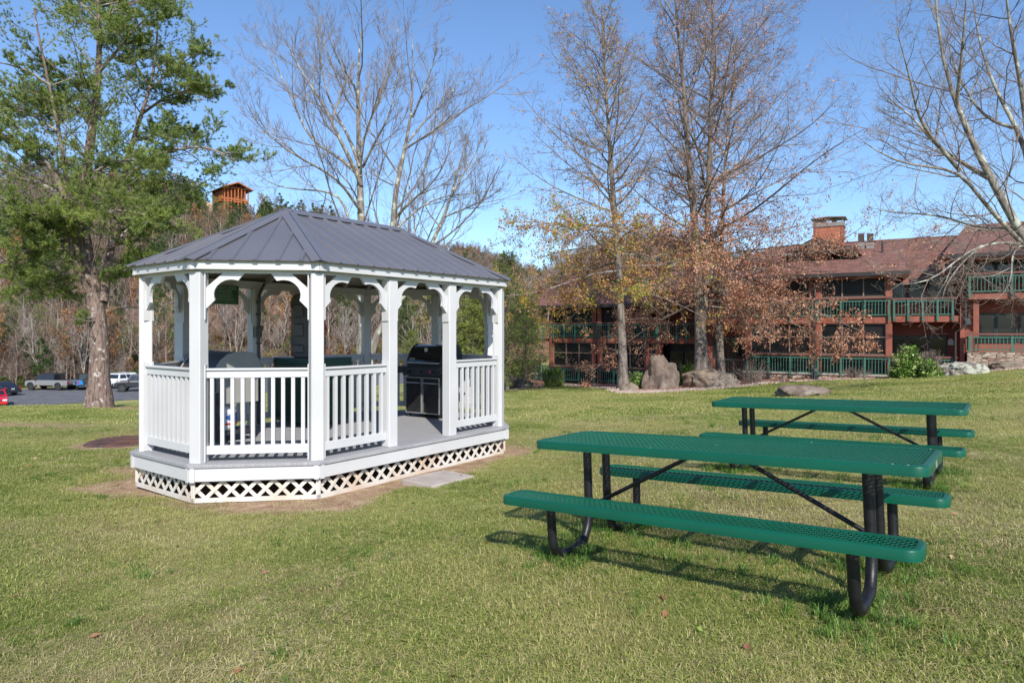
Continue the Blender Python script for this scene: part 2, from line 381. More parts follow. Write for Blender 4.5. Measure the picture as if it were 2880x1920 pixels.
# deck, its trim boards, lattice
m = MB(); m.prism(ring(.06), DK - .034, DK); m.build("deck", M_deck, gaz)
m = MB(); ro, ri = ring(.150), ring(.062)
for i in range(8):
    j = (i + 1) % 8; g = .0015
    m = MB(); m.prism([ri[i], ri[j], ro[j], ro[i]][::-1], DK - .036, DK - .001); m.build("deck_border", M_deck, gaz, bevel=.004)
for A_, B_ in side_frames(ring(.112)):
    lat = MB(); fas = MB()
    d = B_ - A_; L = np.linalg.norm(d); d /= L; nrm = np.array([d[1], -d[0], 0])
    fas.prism([(-.010, DK - .175), (L + .010, DK - .175), (L + .010, DK - .037), (-.010, DK - .037)], -.002, .020, (d, (0, 0, 1), nrm, A_))
    for t in (0, L):
        trims = MB(); trims.box(A_ + d * (t + (.024 if t == 0 else -.024)) + nrm * .027 + np.array([0, 0, DK - .108]), (.046, .012, .152), math.atan2(d[1], d[0])); trims.build('corner_trim', M_vinyl, gaz)
    z0, z1 = .005, DK - .178; H = z1 - z0; fr = (d, (0, 0, 1), nrm, A_)
    # diagonal slats clipped to the panel
    sp = .145
    for s, o0 in ((1, -.045), (-1, -.054)):
        k = -H
        x = -H - .02
        while x < L + H:
            xa, xb = (x, x + H) if s == 1 else (x + H, x)
            # clip to 0..L
            t0, t1 = 0., 1.
            dx = xb - xa
            lo, hi = sorted(((0 - xa) / dx, (L - xa) / dx)); t0 = max(t0, lo); t1 = min(t1, hi)
            if t1 - t0 > .06:
                p = np.array([xa + dx * t0, z0 + H * t0]); q_ = np.array([xa + dx * t1, z0 + H * t1]); e = (q_ - p) / np.linalg.norm(q_ - p); nn = np.array([-e[1], e[0]]) * .019
                lat.prism([p - nn, q_ - nn, q_ + nn, p + nn], o0, o0 + .007, fr)
            x += sp * 1.18
    for (a0, a1, b0, b1) in ((0, L, z0 - .02, z0 + .028), (0, L, z1 - .012, z1 + .004), (.0, .035, z0 - .02, z1), (L - .035, L, z0 - .02, z1)):
        lat.prism([(a0, b0), (a1, b0), (a1, b1), (a0, b1)], -.035, -.020, fr)
    fas.build("deck_fascia", M_vinyl, gaz); lat.build("lattice_skirt", M_vinyl_dirty, gaz)
# header beam and outer fascia
for A_, B_ in side_frames(ring(.03)):
    hb = MB()
    d = B_ - A_; L = np.linalg.norm(d); d /= L; nrm = np.array([d[1], -d[0], 0])
    hb.prism([(-.012, 0), (L + .012, 0), (L + .012, .11), (-.012, .11)], -.06, .0, (d, (0, 0, 1), nrm, A_ + np.array([0, 0, DK + PH + .002]))); hb.build('header_beam', M_vinyl, gaz)
for A_, B_ in side_frames(ring(.115)):
    fb = MB()
    d = B_ - A_; L = np.linalg.norm(d); d /= L; nrm = np.array([d[1], -d[0], 0])
    fb.prism([(-.008, DK + 2.02), (L + .008, DK + 2.02), (L + .008, DK + 2.108), (-.008, DK + 2.108)], -.02, .0, (d, (0, 0, 1), nrm, A_))
    fb.prism([(0, DK + 2.022), (L, DK + 2.022), (L, DK + 2.03), (0, DK + 2.03)], -.085, -.021, (d, (0, 0, 1), nrm, A_)); fb.build('eave_fascia', M_vinyl, gaz)
    for t in (0, L): ct = MB(); ct.box(A_ + d * (t + (.02 if t == 0 else -.02)) + nrm * .005 + np.array([0, 0, DK + 2.064]), (.04, .010, .094), math.atan2(d[1], d[0])); ct.build('eave_corner_trim', M_vinyl, gaz)
# roof
RZ0, RZ1, RK = DK + 2.112, DK + 2.912, .97
eo = ring(.155); APX = [np.array([-RK, 0, RZ1]), np.array([RK, 0, RZ1])]
apex_of = [None] * 8
faces = []
for i in range(8):
    a = np.array([*eo[i], RZ0]); b = np.array([*eo[(i + 1) % 8], RZ0])
    if i == 0: top = (APX[0], APX[1])
    elif i == 4: top = (APX[1], APX[0])
    else: p = APX[1] if i in (1, 2, 3) else APX[0]; top = (p, p)
    faces.append((a, b, top))
rs = MB(); under = MB()
for (a, b, top) in faces:
    d = b - a; L = np.linalg.norm(d); d /= L
    nn = np.cross(d, top[1] - a); nn /= np.linalg.norm(nn); up = np.cross(nn, d)   # up the slope
    if up[2] < 0: up = -up; nn = -nn
    ta = (top[0] - a) @ d, (top[0] - a) @ up; tb = (top[1] - a) @ d, (top[1] - a) @ up
    poly = [(0, 0), (L, 0), tb] + ([ta] if abs(ta[0] - tb[0]) > .01 else [])
    rs.prism(poly, -.004, 0., (d, up, nn, a))
    under.prism([(x * .985 + .0075 * L, y * .97 + .012) for x, y in poly], -.022, -.010, (d, up, nn, a))
    n = max(1, int(round(L / .232))); x0 = (L - n * .232) / 2
    for k in range(n + 1):
        x = x0 + k * .232
        # slope length available at x
        ys = []
        if x < ta[0]: ys.append(x / max(ta[0], 1e-6) * ta[1])
        if x > tb[0]: ys.append((L - x) / max(L - tb[0], 1e-6) * tb[1])
        y = min(ys) if ys else ta[1]
        if y < .1: continue
        prof = [(-.027, .0005), (-.012, .019), (.012, .019), (.027, .0005)]
        rs.prism([(x + p, q_) for p, q_ in prof], -.012, y, (d, nn, up, a)) if False else None
        V = []
        for (yy) in (-.014, y):
            for p, q_ in prof: V.append(a + d * (x + p) + nn * q_ + up * yy)
        rs.add(V, [(0, 1, 5, 4), (1, 2, 6, 5), (2, 3, 7, 6), (3, 2, 1, 0), (4, 5, 6, 7)])
roof = rs.build("roof", M_roof, gaz); under.build("roof_lining", M_ceil, gaz)
caps = MB()
for i in range(8):
    a = np.array([*eo[i], RZ0]); tp = faces[i][2][0]; m = MB()
    d = tp - a; L = np.linalg.norm(d); d /= L; side = np.cross(d, (0, 0, 1)); side /= np.linalg.norm(side); u = np.cross(side, d)
    if u[2] < 0: u = -u
    # folded cap: two wings following the adjoining faces
    w = .095
    fl = []
    for (fa, fb_, ftop) in (faces[i - 1], faces[i]):
        dd = fb_ - fa; dd /= np.linalg.norm(dd); nn = np.cross(dd, ftop[1] - fa); nn /= np.linalg.norm(nn)
        if nn[2] < 0: nn = -nn
        inn = np.cross(nn, d); cen = (fa + fb_ + ftop[0] + ftop[1]) / 4
        if (cen - a) @ inn < 0: inn = -inn
        fl.append((inn, nn))
    (i1, n1), (i2, n2) = fl
    a2 = a - d * .02; t2 = tp + d * .0
    for inn, nn in fl:
        V = [a2 + nn * .021 + u * .008, t2 + nn * .021 + u * .008, t2 + inn * w + nn * .022, a2 + inn * w + nn * .022]
        V += [v - nn * .012 for v in V]
        m.add(V, [(0, 1, 2, 3), (4, 5, 6, 7), (3, 2, 6, 7), (0, 3, 7, 4), (1, 2, 6, 5)])
    m.build("hip_cap", M_roofcap, roof)
m = MB()
for s in (-1, 1):
    V = [(-RK - .05, 0, RZ1 + .034), (RK + .05, 0, RZ1 + .034), (RK + .05, s * .12, RZ1 - .03), (-RK - .05, s * .12, RZ1 - .03)]
    V += [(x, y, z - .012) for x, y, z in V]; m.add(V, [(0, 1, 2, 3), (4, 5, 6, 7), (3, 2, 6, 7), (0, 3, 7, 4), (1, 2, 6, 5)])
m.build("ridge_cap", M_roofcap, roof)
m = MB()   # rafters
for i in range(8):
    a = np.array([*ring(-.05)[i], RZ0 + .0]); tp = APX[0] if i in (0, 5, 6, 7) else APX[1]
    m.bar(a + np.array([0, 0, -.0]), tp + np.array([0, 0, -.12]), .05, .09)
for x in (-.75, -.25, .25, .75):
    for s in (-1, 1): m.bar((x * 1.4, s * (GW - .05), RZ0 - .005), (x, 0, RZ1 - .12), .045, .08)
m.build("rafter_frame", M_ceil, gaz)
# bays: brackets, railings
BR = [(.18, 0), (.39, 0), (.33, -.078), (.295, -.070), (.25, -.067), (.20, -.076), (.155, -.10), (.118, -.135), (.095, -.175), (.086, -.215), (.088, -.25), (.097, -.285), (0, -.385), (0, -.16)]
ax_pts = {0: [(-GL / 2, -GW), (-GL / 6, -GW), (GL / 6, -GW), (GL / 2, -GW)], 4: [(GL / 2, GW), (GL / 6, GW), (-GL / 6, GW), (-GL / 2, GW)]}
bays = []
for i in range(8):
    pts = ax_pts.get(i, [base[i], base[(i + 1) % 8]])
    for k in range(len(pts) - 1): bays.append((pts[k], pts[k + 1], i, k))
for (a, b, i, k) in bays:
    a = np.array([*a, 0.]); b = np.array([*b, 0.]); d = b - a; L = np.linalg.norm(d); d /= L; nrm = np.array([d[1], -d[0], 0]); e = PW / 2 + .004
    diag = i not in (0, 4)
    zt = DK + PH + .002
    for end in (0, 1):
        o = (a + d * e) if end == 0 else (b - d * e); dd = d if end == 0 else -d
        m = MB(); m.prism(BR if end == 0 else BR[::-1], -.017, .017, (dd, (0, 0, 1), nrm, o + nrm * .012 + np.array([0, 0, zt])))
        m.build("bracket", M_vinyl, gaz)
        # post cheek boards
        m = MB(); m.box(o + dd * .004 + np.array([0, 0, zt - .245]), (.012, .105, .49), math.atan2(d[1], d[0]))
        if not (i == 0 and k == 1): m.box(o + dd * .004 + np.array([0, 0, DK + .515]), (.012, .105, 1.02), math.atan2(d[1], d[0]))
        m.build("post_cheek", M_vinyl, gaz)
    if i == 0 and k == 1: continue       # the way in
    m = MB(); x0, x1 = e + .012, L - e - .012; fr = (d, (0, 0, 1), nrm, a)
    cpm = MB(); cpm.prism([(x0, DK + .965), (x1, DK + .965), (x1, DK + .985), (x0, DK + .985)], -.045, .045, fr)
    m.prism([(x0, DK + .885), (x1, DK + .885), (x1, DK + .963), (x0, DK + .963)], -.024, .024, fr)
    rail = m.build("railing", M_vinyl, gaz, bevel=.003); cpm.build("rail_cap", M_vinyl, rail, bevel=.003)
    bm_ = MB(); bm_.prism([(x0, DK + .082), (x1, DK + .082), (x1, DK + .172), (x0, DK + .172)], -.024, .024, fr); bm_.build("bottom_rail", M_vinyl, rail, bevel=.003)
    n = int(round((x1 - x0) / .107)); st = (x1 - x0) / n
    for q_ in range(n):
        c = x0 + st * (q_ + .5); bm = MB()
        bm.prism([(c - .019, DK + .172), (c + .019, DK + .172), (c + .019, DK + .885), (c - .019, DK + .885)], -.018, .018, fr)
        bm.build("baluster", M_vinyl, rail)
# conduit and box on a rear post
def gl(a, b, z=0.): return np.array([a, -b, z])   # gazebo local from (along, towards near side)
hp = np.array([-GL / 6, GW - .0, 0.])
m = MB(); y = GW - PW / 2 - .022
m.tube([(-GL / 6 + .02, y, DK + .02), (-GL / 6 + .02, y, DK + 1.75), (-GL / 6 + .025, y - .01, DK + 1.9), (-GL / 6 + .05, y - .03, DK + 1.99), (-GL / 6 + .09, y - .04, DK + 2.07)], .021, 8)
for z in (.35, .8, 1.2, 1.62, 1.8): m.box((-GL / 6 + .02, y + .004, DK + z), (.065, .03, .03))
cb = m.build("conduit", M_black, gaz, smooth=True)
M_boxg = mat("grey_box", (.10, .095, .09), .5)
m = MB(); m.box((-GL / 6 - .005, y - .012, DK + 1.36), (.10, .07, .15)); m.box((-GL / 6 + .045, y - .02, DK + 1.42), (.045, .06, .07)); m.build("outlet_box", M_boxg, gaz, bevel=.004)

def gw(lx, ly, z):   # gazebo local -> world
    c, s = math.cos(TH), math.sin(TH); return (GC[0] + lx * c - ly * s, GC[1] + lx * s + ly * c, z)
DZ = CZ - 1.380
# sign on the rear header
M_sign = mat("sign_green", (.012, .085, .035), .45, (.015, .10, .04), 5)
M_signtxt = mat("sign_lettering", (.42, .52, .44), .6)
def text_mesh(name, s, size, m, parent, loc, rot, ext=.001, align='CENTER', width=None):
    c = bpy.data.curves.new(name, 'FONT'); c.body = s; c.size = size; c.align_x = align; c.align_y = 'CENTER'; c.extrude = ext
    o = bpy.data.objects.new(name, c); COL.objects.link(o)
    dg = bpy.context.evaluated_depsgraph_get(); me = bpy.data.meshes.new_from_object(o.evaluated_get(dg))
    bpy.data.objects.remove(o); me.name = name; me.materials.clear(); me.materials.append(m)
    if width:
        co = np.empty(len(me.vertices) * 3, np.float32); me.vertices.foreach_get("co", co); co = co.reshape(-1, 3)
        w = co[:, 0].max() - co[:, 0].min(); co[:, 0] *= width / w; me.vertices.foreach_set("co", co.ravel())
    o = bpy.data.objects.new(name, me); COL.objects.link(o); o.parent = parent; o.location = loc; o.rotation_euler = rot
    return o
sx, sy, sz = gw(-GL / 2 + .47, GW - .085, DZ + 1.885)
sg = thing("rules_sign", "green rules sign with pale lettering hung under the rear header of the gazebo", "sign", (sx, sy, sz - .125), TH)
m = MB(); m.box((0, 0, .125), (.58, .008, .26)); m.build("sign_panel", M_sign, sg)
m = MB(); m.box((0, .006, .125), (.595, .004, .275)); m.build("sign_edge", M_vinyl, sg)
for (s, zz, wd, hh) in (("CREEK GUESTS ONLY", .222, .47, .032), ("GRILL OPERATIONS", .172, .34, .026)):
    text_mesh("lettering", s, hh * 1.35, M_signtxt, sg, (.02, -.006, zz), (R(90), 0, 0), width=wd)
m = MB(); rr = random.Random(3)
for (zz, x0, x1) in ((.198, -.22, .25), (.150, -.15, .17), (.135, -.14, .16), (.120, -.17, .17), (.105, -.20, .20), (.090, -.15, .17), (.075, -.20, .21), (.060, -.25, .24), (.048, -.15, .18), (.025, -.25, .25)):
    x = x0
    while x < x1:
        w = rr.uniform(.012, .035); m.box((x + w / 2, -.0055, zz), (w, .002, .0045)); x += w + .006
m.build("small_print", M_signtxt, sg)
# the step slab
M_conc = mat("concrete", (.31, .265, .235), .9, (.39, .34, .30), 6, bump=.5, bscale=30)
slab = thing("concrete_step", "pale concrete slab step lying at the gazebo entrance", "step", (-.86, 7.74, g1(-.86, 7.74) - .07), TH - .05)
m = MB(); m.box((0, 0, .045), (.68, .52, .14)); s_ = m.build("slab", M_conc, slab, bevel=.012)
# manhole lid
M_rust = mat("rusty_iron", (.06, .035, .035), .75, (.13, .06, .04), 4, bump=.6, bscale=40)
mx, my = -6.75, 11.6
mh = thing("manhole_cover", "round rusty dark lid set in the lawn left of the gazebo", "manhole cover", (mx, my, g1(mx, my)))
m = MB(); m.lathe([(.0001, .06), (.52, .055), (.58, .045), (.62, .02), (.63, -.05)][::-1], 36); m.build("lid", M_rust, mh, smooth=True)
m = MB()
for k in range(9): m.bar((-.5 * math.cos(math.asin(-.8 + .2 * k)), .5 * (-.8 + .2 * k), .066), (.5 * math.cos(math.asin(-.8 + .2 * k)), .5 * (-.8 + .2 * k), .066), .03, .01)
m.build("tread_ribs", M_rust, mh)

# ================================================================ PICNIC TABLES
M_green = mat("green_coating", (.002, .082, .046), .38, (.003, .072, .042), 3, coat=.08, spec=.28, bump=.03, bscale=120)
M_pipe = mat("black_powder_coat", (.007, .007, .009), .42, (.013, .013, .015), 12, spec=.35, bump=.08, bscale=60)
def rrect(l, w, r, n=6):
    P = []
    for cx, cy, a0 in ((l - r, w - r, 0), (-l + r, w - r, 90), (-l + r, -w + r, 180), (l - r, -w + r, 270)):
        for k in range(n + 1):
            a = R(a0 + 90 * k / n); P.append((cx + r * math.cos(a), cy + r * math.sin(a)))
    return P
def mesh_panel(l, w, z, parent, name, straps):
    """rim frame + expanded metal; l,w half sizes; z top"""
    n = 6; N = 4 * (n + 1); rimw = .036
    prof = [(0.0, -.056), (0.0, -.010), (.003, -.004), (.010, 0.), (rimw - .004, 0.), (rimw, -.004), (rimw, -.012), (.006, -.014), (.005, -.056)]
    V = []; K = len(prof)
    outer = rrect(l, w, .075, n)
    for (x, y) in outer: pass
    rings = []
    for (inset, zz) in prof: rings.append([(x, y, z + zz) for x, y in rrect(l - inset, w - inset, max(.012, .075 - inset), n)])
    V = [p for r_ in rings for p in r_]
    f = []
    for k in range(K - 1):
        for j in range(N): a = k * N + j; b = k * N + (j + 1) % N; f.append((a, b, b + N, a + N))
    m = MB(); m.add(V, f); rim = m.build(name, M_green, parent, smooth=True)
    # expanded metal: two crossing families of strands
    il, iw = l - rimw + .004, w - rimw + .004; LW, SW = .037, .058; cr = .045
    g = MB(); t, h = .0062, .0052
    def inside(u0):  # clip a line  v = +-(SW/LW)*(u-u0)
        pass
    sl = SW / LW
    ang = math.atan(sl)
    for s in (1, -1):
        u0 = -il - 2 * iw / sl
        while u0 < il + 2 * iw / sl:
            # v = s*sl*(u-u0) - iw  when s=1 ; rises from v=-iw at u0
            ua, ub = u0, u0 + 2 * iw / sl
            a, b = max(ua, -il), min(ub, il)
            if b - a > .012:
                va = (-iw + sl * (a - ua)) * s; vb = (-iw + sl * (b - ua)) * s
                # round the corners a little
                if abs(a) > il - .004 and abs(va) > iw - cr: pass
                p = np.array([a, va, z - .006]); q_ = np.array([b, vb, z - .006]); d = q_ - p; Ls = np.linalg.norm(d); d /= Ls; nn = np.array([-d[1], d[0], 0]) * t / 2
                zz = np.array([0, 0, h / 2]); tilt = .0018
                V = [p - nn - zz, q_ - nn - zz, q_ + nn - zz, p + nn - zz, p - nn * .7 + zz, q_ - nn * .7 + zz, q_ + nn * .7 + zz, p + nn * .7 + zz]
                g.add(V, [(4, 5, 6, 7), (0, 1, 5, 4), (2, 3, 7, 6), (1, 0, 3, 2)])
            u0 += LW
    g.build("expanded_mesh", M_green, rim)
    # corner gussets under the mesh and cross straps
    for x in straps:
        m = MB(); m.box((x, 0, z - .022), (.035, 2 * iw, .018)); m.build("strap", M_green, rim)
    return rim
L2 = 1.22
def leg_path(u, s):
    """one bent pipe: from under the top down, along the ground and up to the bench; s=+-1 side"""
    P = [(u, s * .132, .70), (u, s * .133, .30)]
    cy, cz, rr_ = .133 + .17, .30 - .02, .17
    for k in range(1, 8):
        a = R(180 + 80 * k / 8); P.append((u, s * (cy + rr_ * math.cos(a)), cz + .0 + rr_ * 1.45 * math.sin(a)))
    P.append((u, s * .36, .030)); P.append((u, s * .47, .032))
    for k in range(1, 7):
        a = R(-90 + 82 * k / 6); P.append((u, s * (.47 + .13 * math.cos(a)), .165 + .133 * math.sin(a)))
    P += [(u, s * .606, .25), (u, s * .612, .405)]
    return P
def picnic_table(name, label, loc, yaw, pit, roll):
    t = thing(name, label, "picnic table", loc, 0, "green picnic tables on the lawn")
    t.rotation_euler = Matrix(np.array([
        [math.cos(yaw) * math.cos(pit), -math.sin(yaw), -math.cos(yaw) * math.sin(pit)],
        [math.sin(yaw) * math.cos(pit), math.cos(yaw), -math.sin(yaw) * math.sin(pit)],
        [math.sin(pit), 0, math.cos(pit)]]) @ np.array([[1, 0, 0], [0, math.cos(roll), -math.sin(roll)], [0, math.sin(roll), math.cos(roll)]])).to_euler()
    mesh_panel(L2, .365, .76, t, "table_top", (-.93, -.42, 0., .42, .93))
    for s in (-1, 1):
        b = thing_part = None
        rim = mesh_panel(L2, .127, .44, t, "bench_seat", (-.93, -.31, .31, .93)); rim.location = (0, s * .64, 0)
    for u in (-.905, .905):
        for s in (-1, 1):
            m = MB(); m.tube(leg_path(u, s), .0305, 14); m.build("leg", M_pipe, t, smooth=True)
        m = MB(); m.box((u, 0, .708), (.045, .62, .02)); m.build("top_bracket", M_pipe, t)
    for s in (-1, 1):
        m = MB(); m.tube([(s * .90, 0, .29), (s * .14, 0, .69), (s * .09, 0, .705)], .0145, 10); m.build("brace", M_pipe, t, smooth=True)
    m = MB()
    for (x, y, z) in [(L2 - .09, -.355, .762), (L2 - .16, -.348, .762), (L2 - .06, .33, .762), (0, 0, .757), (-L2 + .1, .34, .762), (-.3, -.35, .762), (.5, .35, .762)]:
        m.lathe([(.004, 0), (.0035, .002), (.001, .0028)], 8, (x, y, z - .001))
    m.build("rivet", M_steel, t)
    m = MB(); m.box((L2 + .0005, -.02, .728), (.003, .055, .036)); m.build("maker_plate", M_steel, t)
    return t
def tz(c): return CZ + c
n1 = np.array([0, 0, 1.]); 
picnic_table("picnic_table", "nearest green mesh picnic table with black pipe legs casting its shadow on the grass", (1.3193 + .035, 4.3415 - .028, CZ - .743 - .758), -.6587, .0465, -.0183)
picnic_table("picnic_table", "green mesh picnic table further back partly hidden behind the nearest table", (3.4556 + .025, 7.1844 - .02, CZ - .7726 - .758), -.6587, .0338, .0078)

# ================================================================ THINGS IN THE GAZEBO
M_enamel = mat("black_enamel", (.010, .010, .012), .12, (.014, .014, .015), 4, coat=.6)
M_cast = mat("black_cast_metal", (.022, .022, .024), .6, (.04, .04, .042), 10, bump=.05, bscale=60)
M_greycast = mat("grey_cast_metal", (.25, .245, .225), .5, (.29, .285, .265), 2.5, bump=.05, bscale=50)
M_door = mat("black_door", (.014, .014, .015), .4, (.022, .022, .023), 6)
M_white = mat("white_paint", (.75, .75, .74), .4, (.68, .67, .66), 4)
def lid_profile(dep, h):
    """side outline of a grill lid: front low, rounded top, sloping back"""
    return [(0, 0), (.0, .03), (.05 * dep, .32 * h), (.16 * dep, .66 * h), (.30 * dep, .9 * h), (.45 * dep, h), (.70 * dep, h), (.86 * dep, .9 * h), (.96 * dep, .6 * h), (dep, .1 * h), (dep, 0)]
def hood(parent, x0, x1, y0, dep, z, h, mshell, mend, handle_z, name="lid"):
    pr = lid_profile(dep, h); ax = ((0, 1, 0), (0, 0, 1), (1, 0, 0), (0, y0, z))
    m = MB(); m.prism(pr, x0 + .03, x1 - .03, ax); lid = m.build(name, mshell, parent, smooth=True)
    cy, cz = dep / 2, h * .4
    pe = [(cy + (a - cy) * 1.025, (b - 0) * 1.03) for a, b in pr]
    for (a, b) in ((x0, x0 + .032), (x1 - .032, x1)):
        m = MB(); m.prism(pe, a, b, ax); m.build("end_cap", mend, lid, smooth=True, bevel=.006)
    m = MB(); m.tube([(x0 + .03, y0 - .045, z + handle_z), (x1 - .03, y0 - .045, z + handle_z)], .014, 10)
    for x in (x0 + .04, x1 - .04): m.tube([(x, y0 - .045, z + handle_z), (x, y0 + .01, z + handle_z)], .011, 8)
    m.build("handle", M_steel, lid, smooth=True)
    return lid
def knob(parent, x, y, z):
    m = MB(); m.cyl((x, y - .012, z), .024, .024, 16, 'y'); m.box((x, y - .030, z), (.010, .016, .044)); return m.build("knob", M_cast, parent, smooth=True)
# black grill
g = thing("gas_grill", "black gas grill with steel trimmed double doors beside the gazebo entrance", "grill", (-1.72, 10.73, DZ), math.atan2(-.36, .58))
W_, D_ = .70, .50
m = MB(); m.bb(.0, W_, .02, D_, .06, .655); cb = m.build("cabinet", M_door, g, bevel=.004)
for k in (0, 1):
    x0 = .012 + k * (W_ / 2); x1 = x0 + W_ / 2 - .024
    m = MB(); m.bb(x0 + .013, x1 - .013, -.006, .018, .085, .625); d = m.build("door", M_door, g)
    m = MB()
    for a in ((x0, x0 + .012, .07, .645), (x1 - .012, x1, .07, .645)): m.bb(a[0], a[1], -.009, .017, a[2], a[3])
    for a in ((.07, .083), (.627, .645)): m.bb(x0 + .012, x1 - .012, -.009, .017, a[0], a[1])
    m.build("door_frame", M_steel, d)
    m = MB(); m.tube([(x0 + .03, -.035, .555), (x1 - .02, -.035, .555)], .009, 8)
    for x in (x0 + .04, x1 - .03): m.tube([(x, -.035, .555), (x, 0, .555)], .007, 8)
    m.build("door_handle", M_steel, d, smooth=True)
m = MB(); m.prism([(-.035, .665), (.06, .665), (.06, .80), (-.005, .80)], -.03, W_ + .03, ((0, 1, 0), (0, 0, 1), (1, 0, 0), (0, 0, 0))); cp = m.build("control_panel", M_cast, g, bevel=.006)
for x in (.11, .35, .58): knob(cp, x, -.03, .73)
M_tag = mat("red_tag", (.55, .05, .09), .5); m = MB(); m.box((.545, -.055, .74), (.035, .004, .05)); m.build("ignition_label", M_tag, cp)
m = MB(); m.bb(.01, W_ - .01, .03, D_ + .04, .66, .84); m.build("fire_box", M_cast, g, bevel=.01)
ld = hood(g, -.01, W_ + .01, .03, D_ + .06, .84, .315, M_enamel, M_cast, .03)
m = MB(); m.cyl((W_ * .5, .095, 1.075), .032, .02, 18, 'y'); gg = m.build("thermometer", M_steel, ld, smooth=True); gg.rotation_euler[0] = 0
M_plate = mat("badge_plate", (.32, .32, .31), .4); nb = thing("badge_holder", None, None) if False else None
m = MB(); m.box((.10, .052, .925), (.10, .006, .034), rot=np.array([[1, 0, 0], [0, math.cos(.35), math.sin(.35)], [0, -math.sin(.35), math.cos(.35)]])); bd = m.build("badge", M_plate, ld)
text_mesh("badge_lettering", "weber", .034, M_enamel, bd, (.10, .0475, .924), (R(90 - 20), 0, 0), width=.08)
for (x0, x1) in ((-.36, -.035), (W_ + .035, W_ + .30)):
    m = MB(); m.bb(x0, x1, .0, .46, .775, .80); m.bb(x0, x1, -.03, .0, .70, .80); m.build("side_shelf", M_cast, g, bevel=.006)
for (x, y) in ((.05, .06), (W_ - .05, .06), (.05, D_ - .05), (W_ - .05, D_ - .05)):
    m = MB(); m.cyl((x, y, .032), .03, .025, 14, 'x'); m.build("caster", M_cast, g, smooth=True)
# grey grill
ga = math.atan2(-.62, .78); g2 = thing("gas_grill", "grey gas grill on an open cart in the left end of the gazebo", "grill", (-4.33, 8.62, DZ), math.atan2(-.55, .70))
W2, D2 = .90, .52
ld = hood(g2, 0, W2, 0, D2 + .12, .82, .29, M_cast, M_greycast, .06)
m = MB(); m.prism([(0, .60), (.10, .52), (.45, .52), (.58, .62), (.60, .82), (.0, .82)], .02, W2 - .02, ((0, 1, 0), (0, 0, 1), (1, 0, 0), (0, 0, 0))); m.build("fire_box", M_greycast, g2, bevel=.01)
m = MB(); m.bb(-.02, W2 + .02, -.05, .03, .64, .80); cp = m.build("control_panel", M_cast, g2, bevel=.008)
for x in (.18, .45, .72): knob(cp, x, -.05, .72)
m = MB(); m.bb(W2 + .002, W2 + .03, .10, .58, .48, .80); m.build("folded_shelf", M_greycast, g2, bevel=.01)
M_leg2 = mat("brown_grey_steel", (.13, .12, .11), .5)
for (x, y) in ((.03, .05), (W2 - .02, .05), (.03, .52), (W2 - .02, .52)):
    m = MB(); m.bb(x - .022, x + .022, y - .022, y + .022, .03, .62); m.build("leg", M_leg2 if y > .1 else M_cast, g2)
m = MB(); m.bb(.0, W2, .03, .54, .10, .125); m.build("bottom_shelf", M_cast, g2)
m = MB(); m.bb(.01, W2 - .01, .03, .05, .13, .60); m.build("front_panel", M_door, g2)
# gas bottle with printed sleeve, on the bottom shelf
M_blue = mat("printed_sleeve", (.03, .09, .30), .4, (.55, .6, .7), 9, contrast=(.5, .56))
M_red = mat("red_band", (.45, .03, .03), .4)
c_, s_2 = math.cos(g2.rotation_euler[2]), math.sin(g2.rotation_euler[2]); bx, by = W2 - .20, .24
gb = thing("gas_bottle", "white gas bottle with blue and red sleeve under the grey grill", "gas bottle", (-4.33 + bx * c_ - by * s_2, 8.62 + bx * s_2 + by * c_, DZ + .126), .3)
m = MB(); m.lathe([(.09, 0), (.11, .01), (.13, .03), (.150, .07), (.152, .25), (.14, .30), (.10, .335), (.04, .345)], 24); m.build("tank", M_white, gb, smooth=True)
m = MB(); m.lathe([(.1545, .09), (.1545, .235)], 24); m.build("sleeve", M_blue, gb, smooth=True)
m = MB(); m.lathe([(.1565, .085), (.1565, .11)], 24); m.build("red_band", M_red, gb, smooth=True)
m = MB()
for a in range(-60, 61, 20): m.box((.09 * math.cos(R(a)), .09 * math.sin(R(a)), .375), (.006, .034, .07), R(a)); m.box((-.09 * math.cos(R(a)), .09 * math.sin(R(a)), .375), (.006, .034, .07), -R(a))
m.build("collar", M_white, gb)
m = MB(); m.cyl((0, 0, .37), .018, .05, 10); m.tube([(0, 0, .39), (.06, .03, .42), (.10, .05, .52), (.05, .1, .62)], .008, 8); m.build("hose", M_black, gb, smooth=True)
# perforated bin
M_bing = mat("dark_green_metal", (.010, .05, .038), .4, (.014, .06, .045), 5)
m_perf = bpy.data.materials.new("perforated_green"); m_perf.use_nodes = True
nt = m_perf.node_tree; b = nt.nodes["Principled BSDF"]; b.inputs["Base Color"].default_value = (.010, .05, .036, 1); b.inputs["Roughness"].default_value = .4
bn = thing("perforated_bin", "square dark green perforated metal bin standing behind the front rail", "bin", (-2.9, 9.47, DZ), math.atan2(.60, -.80))
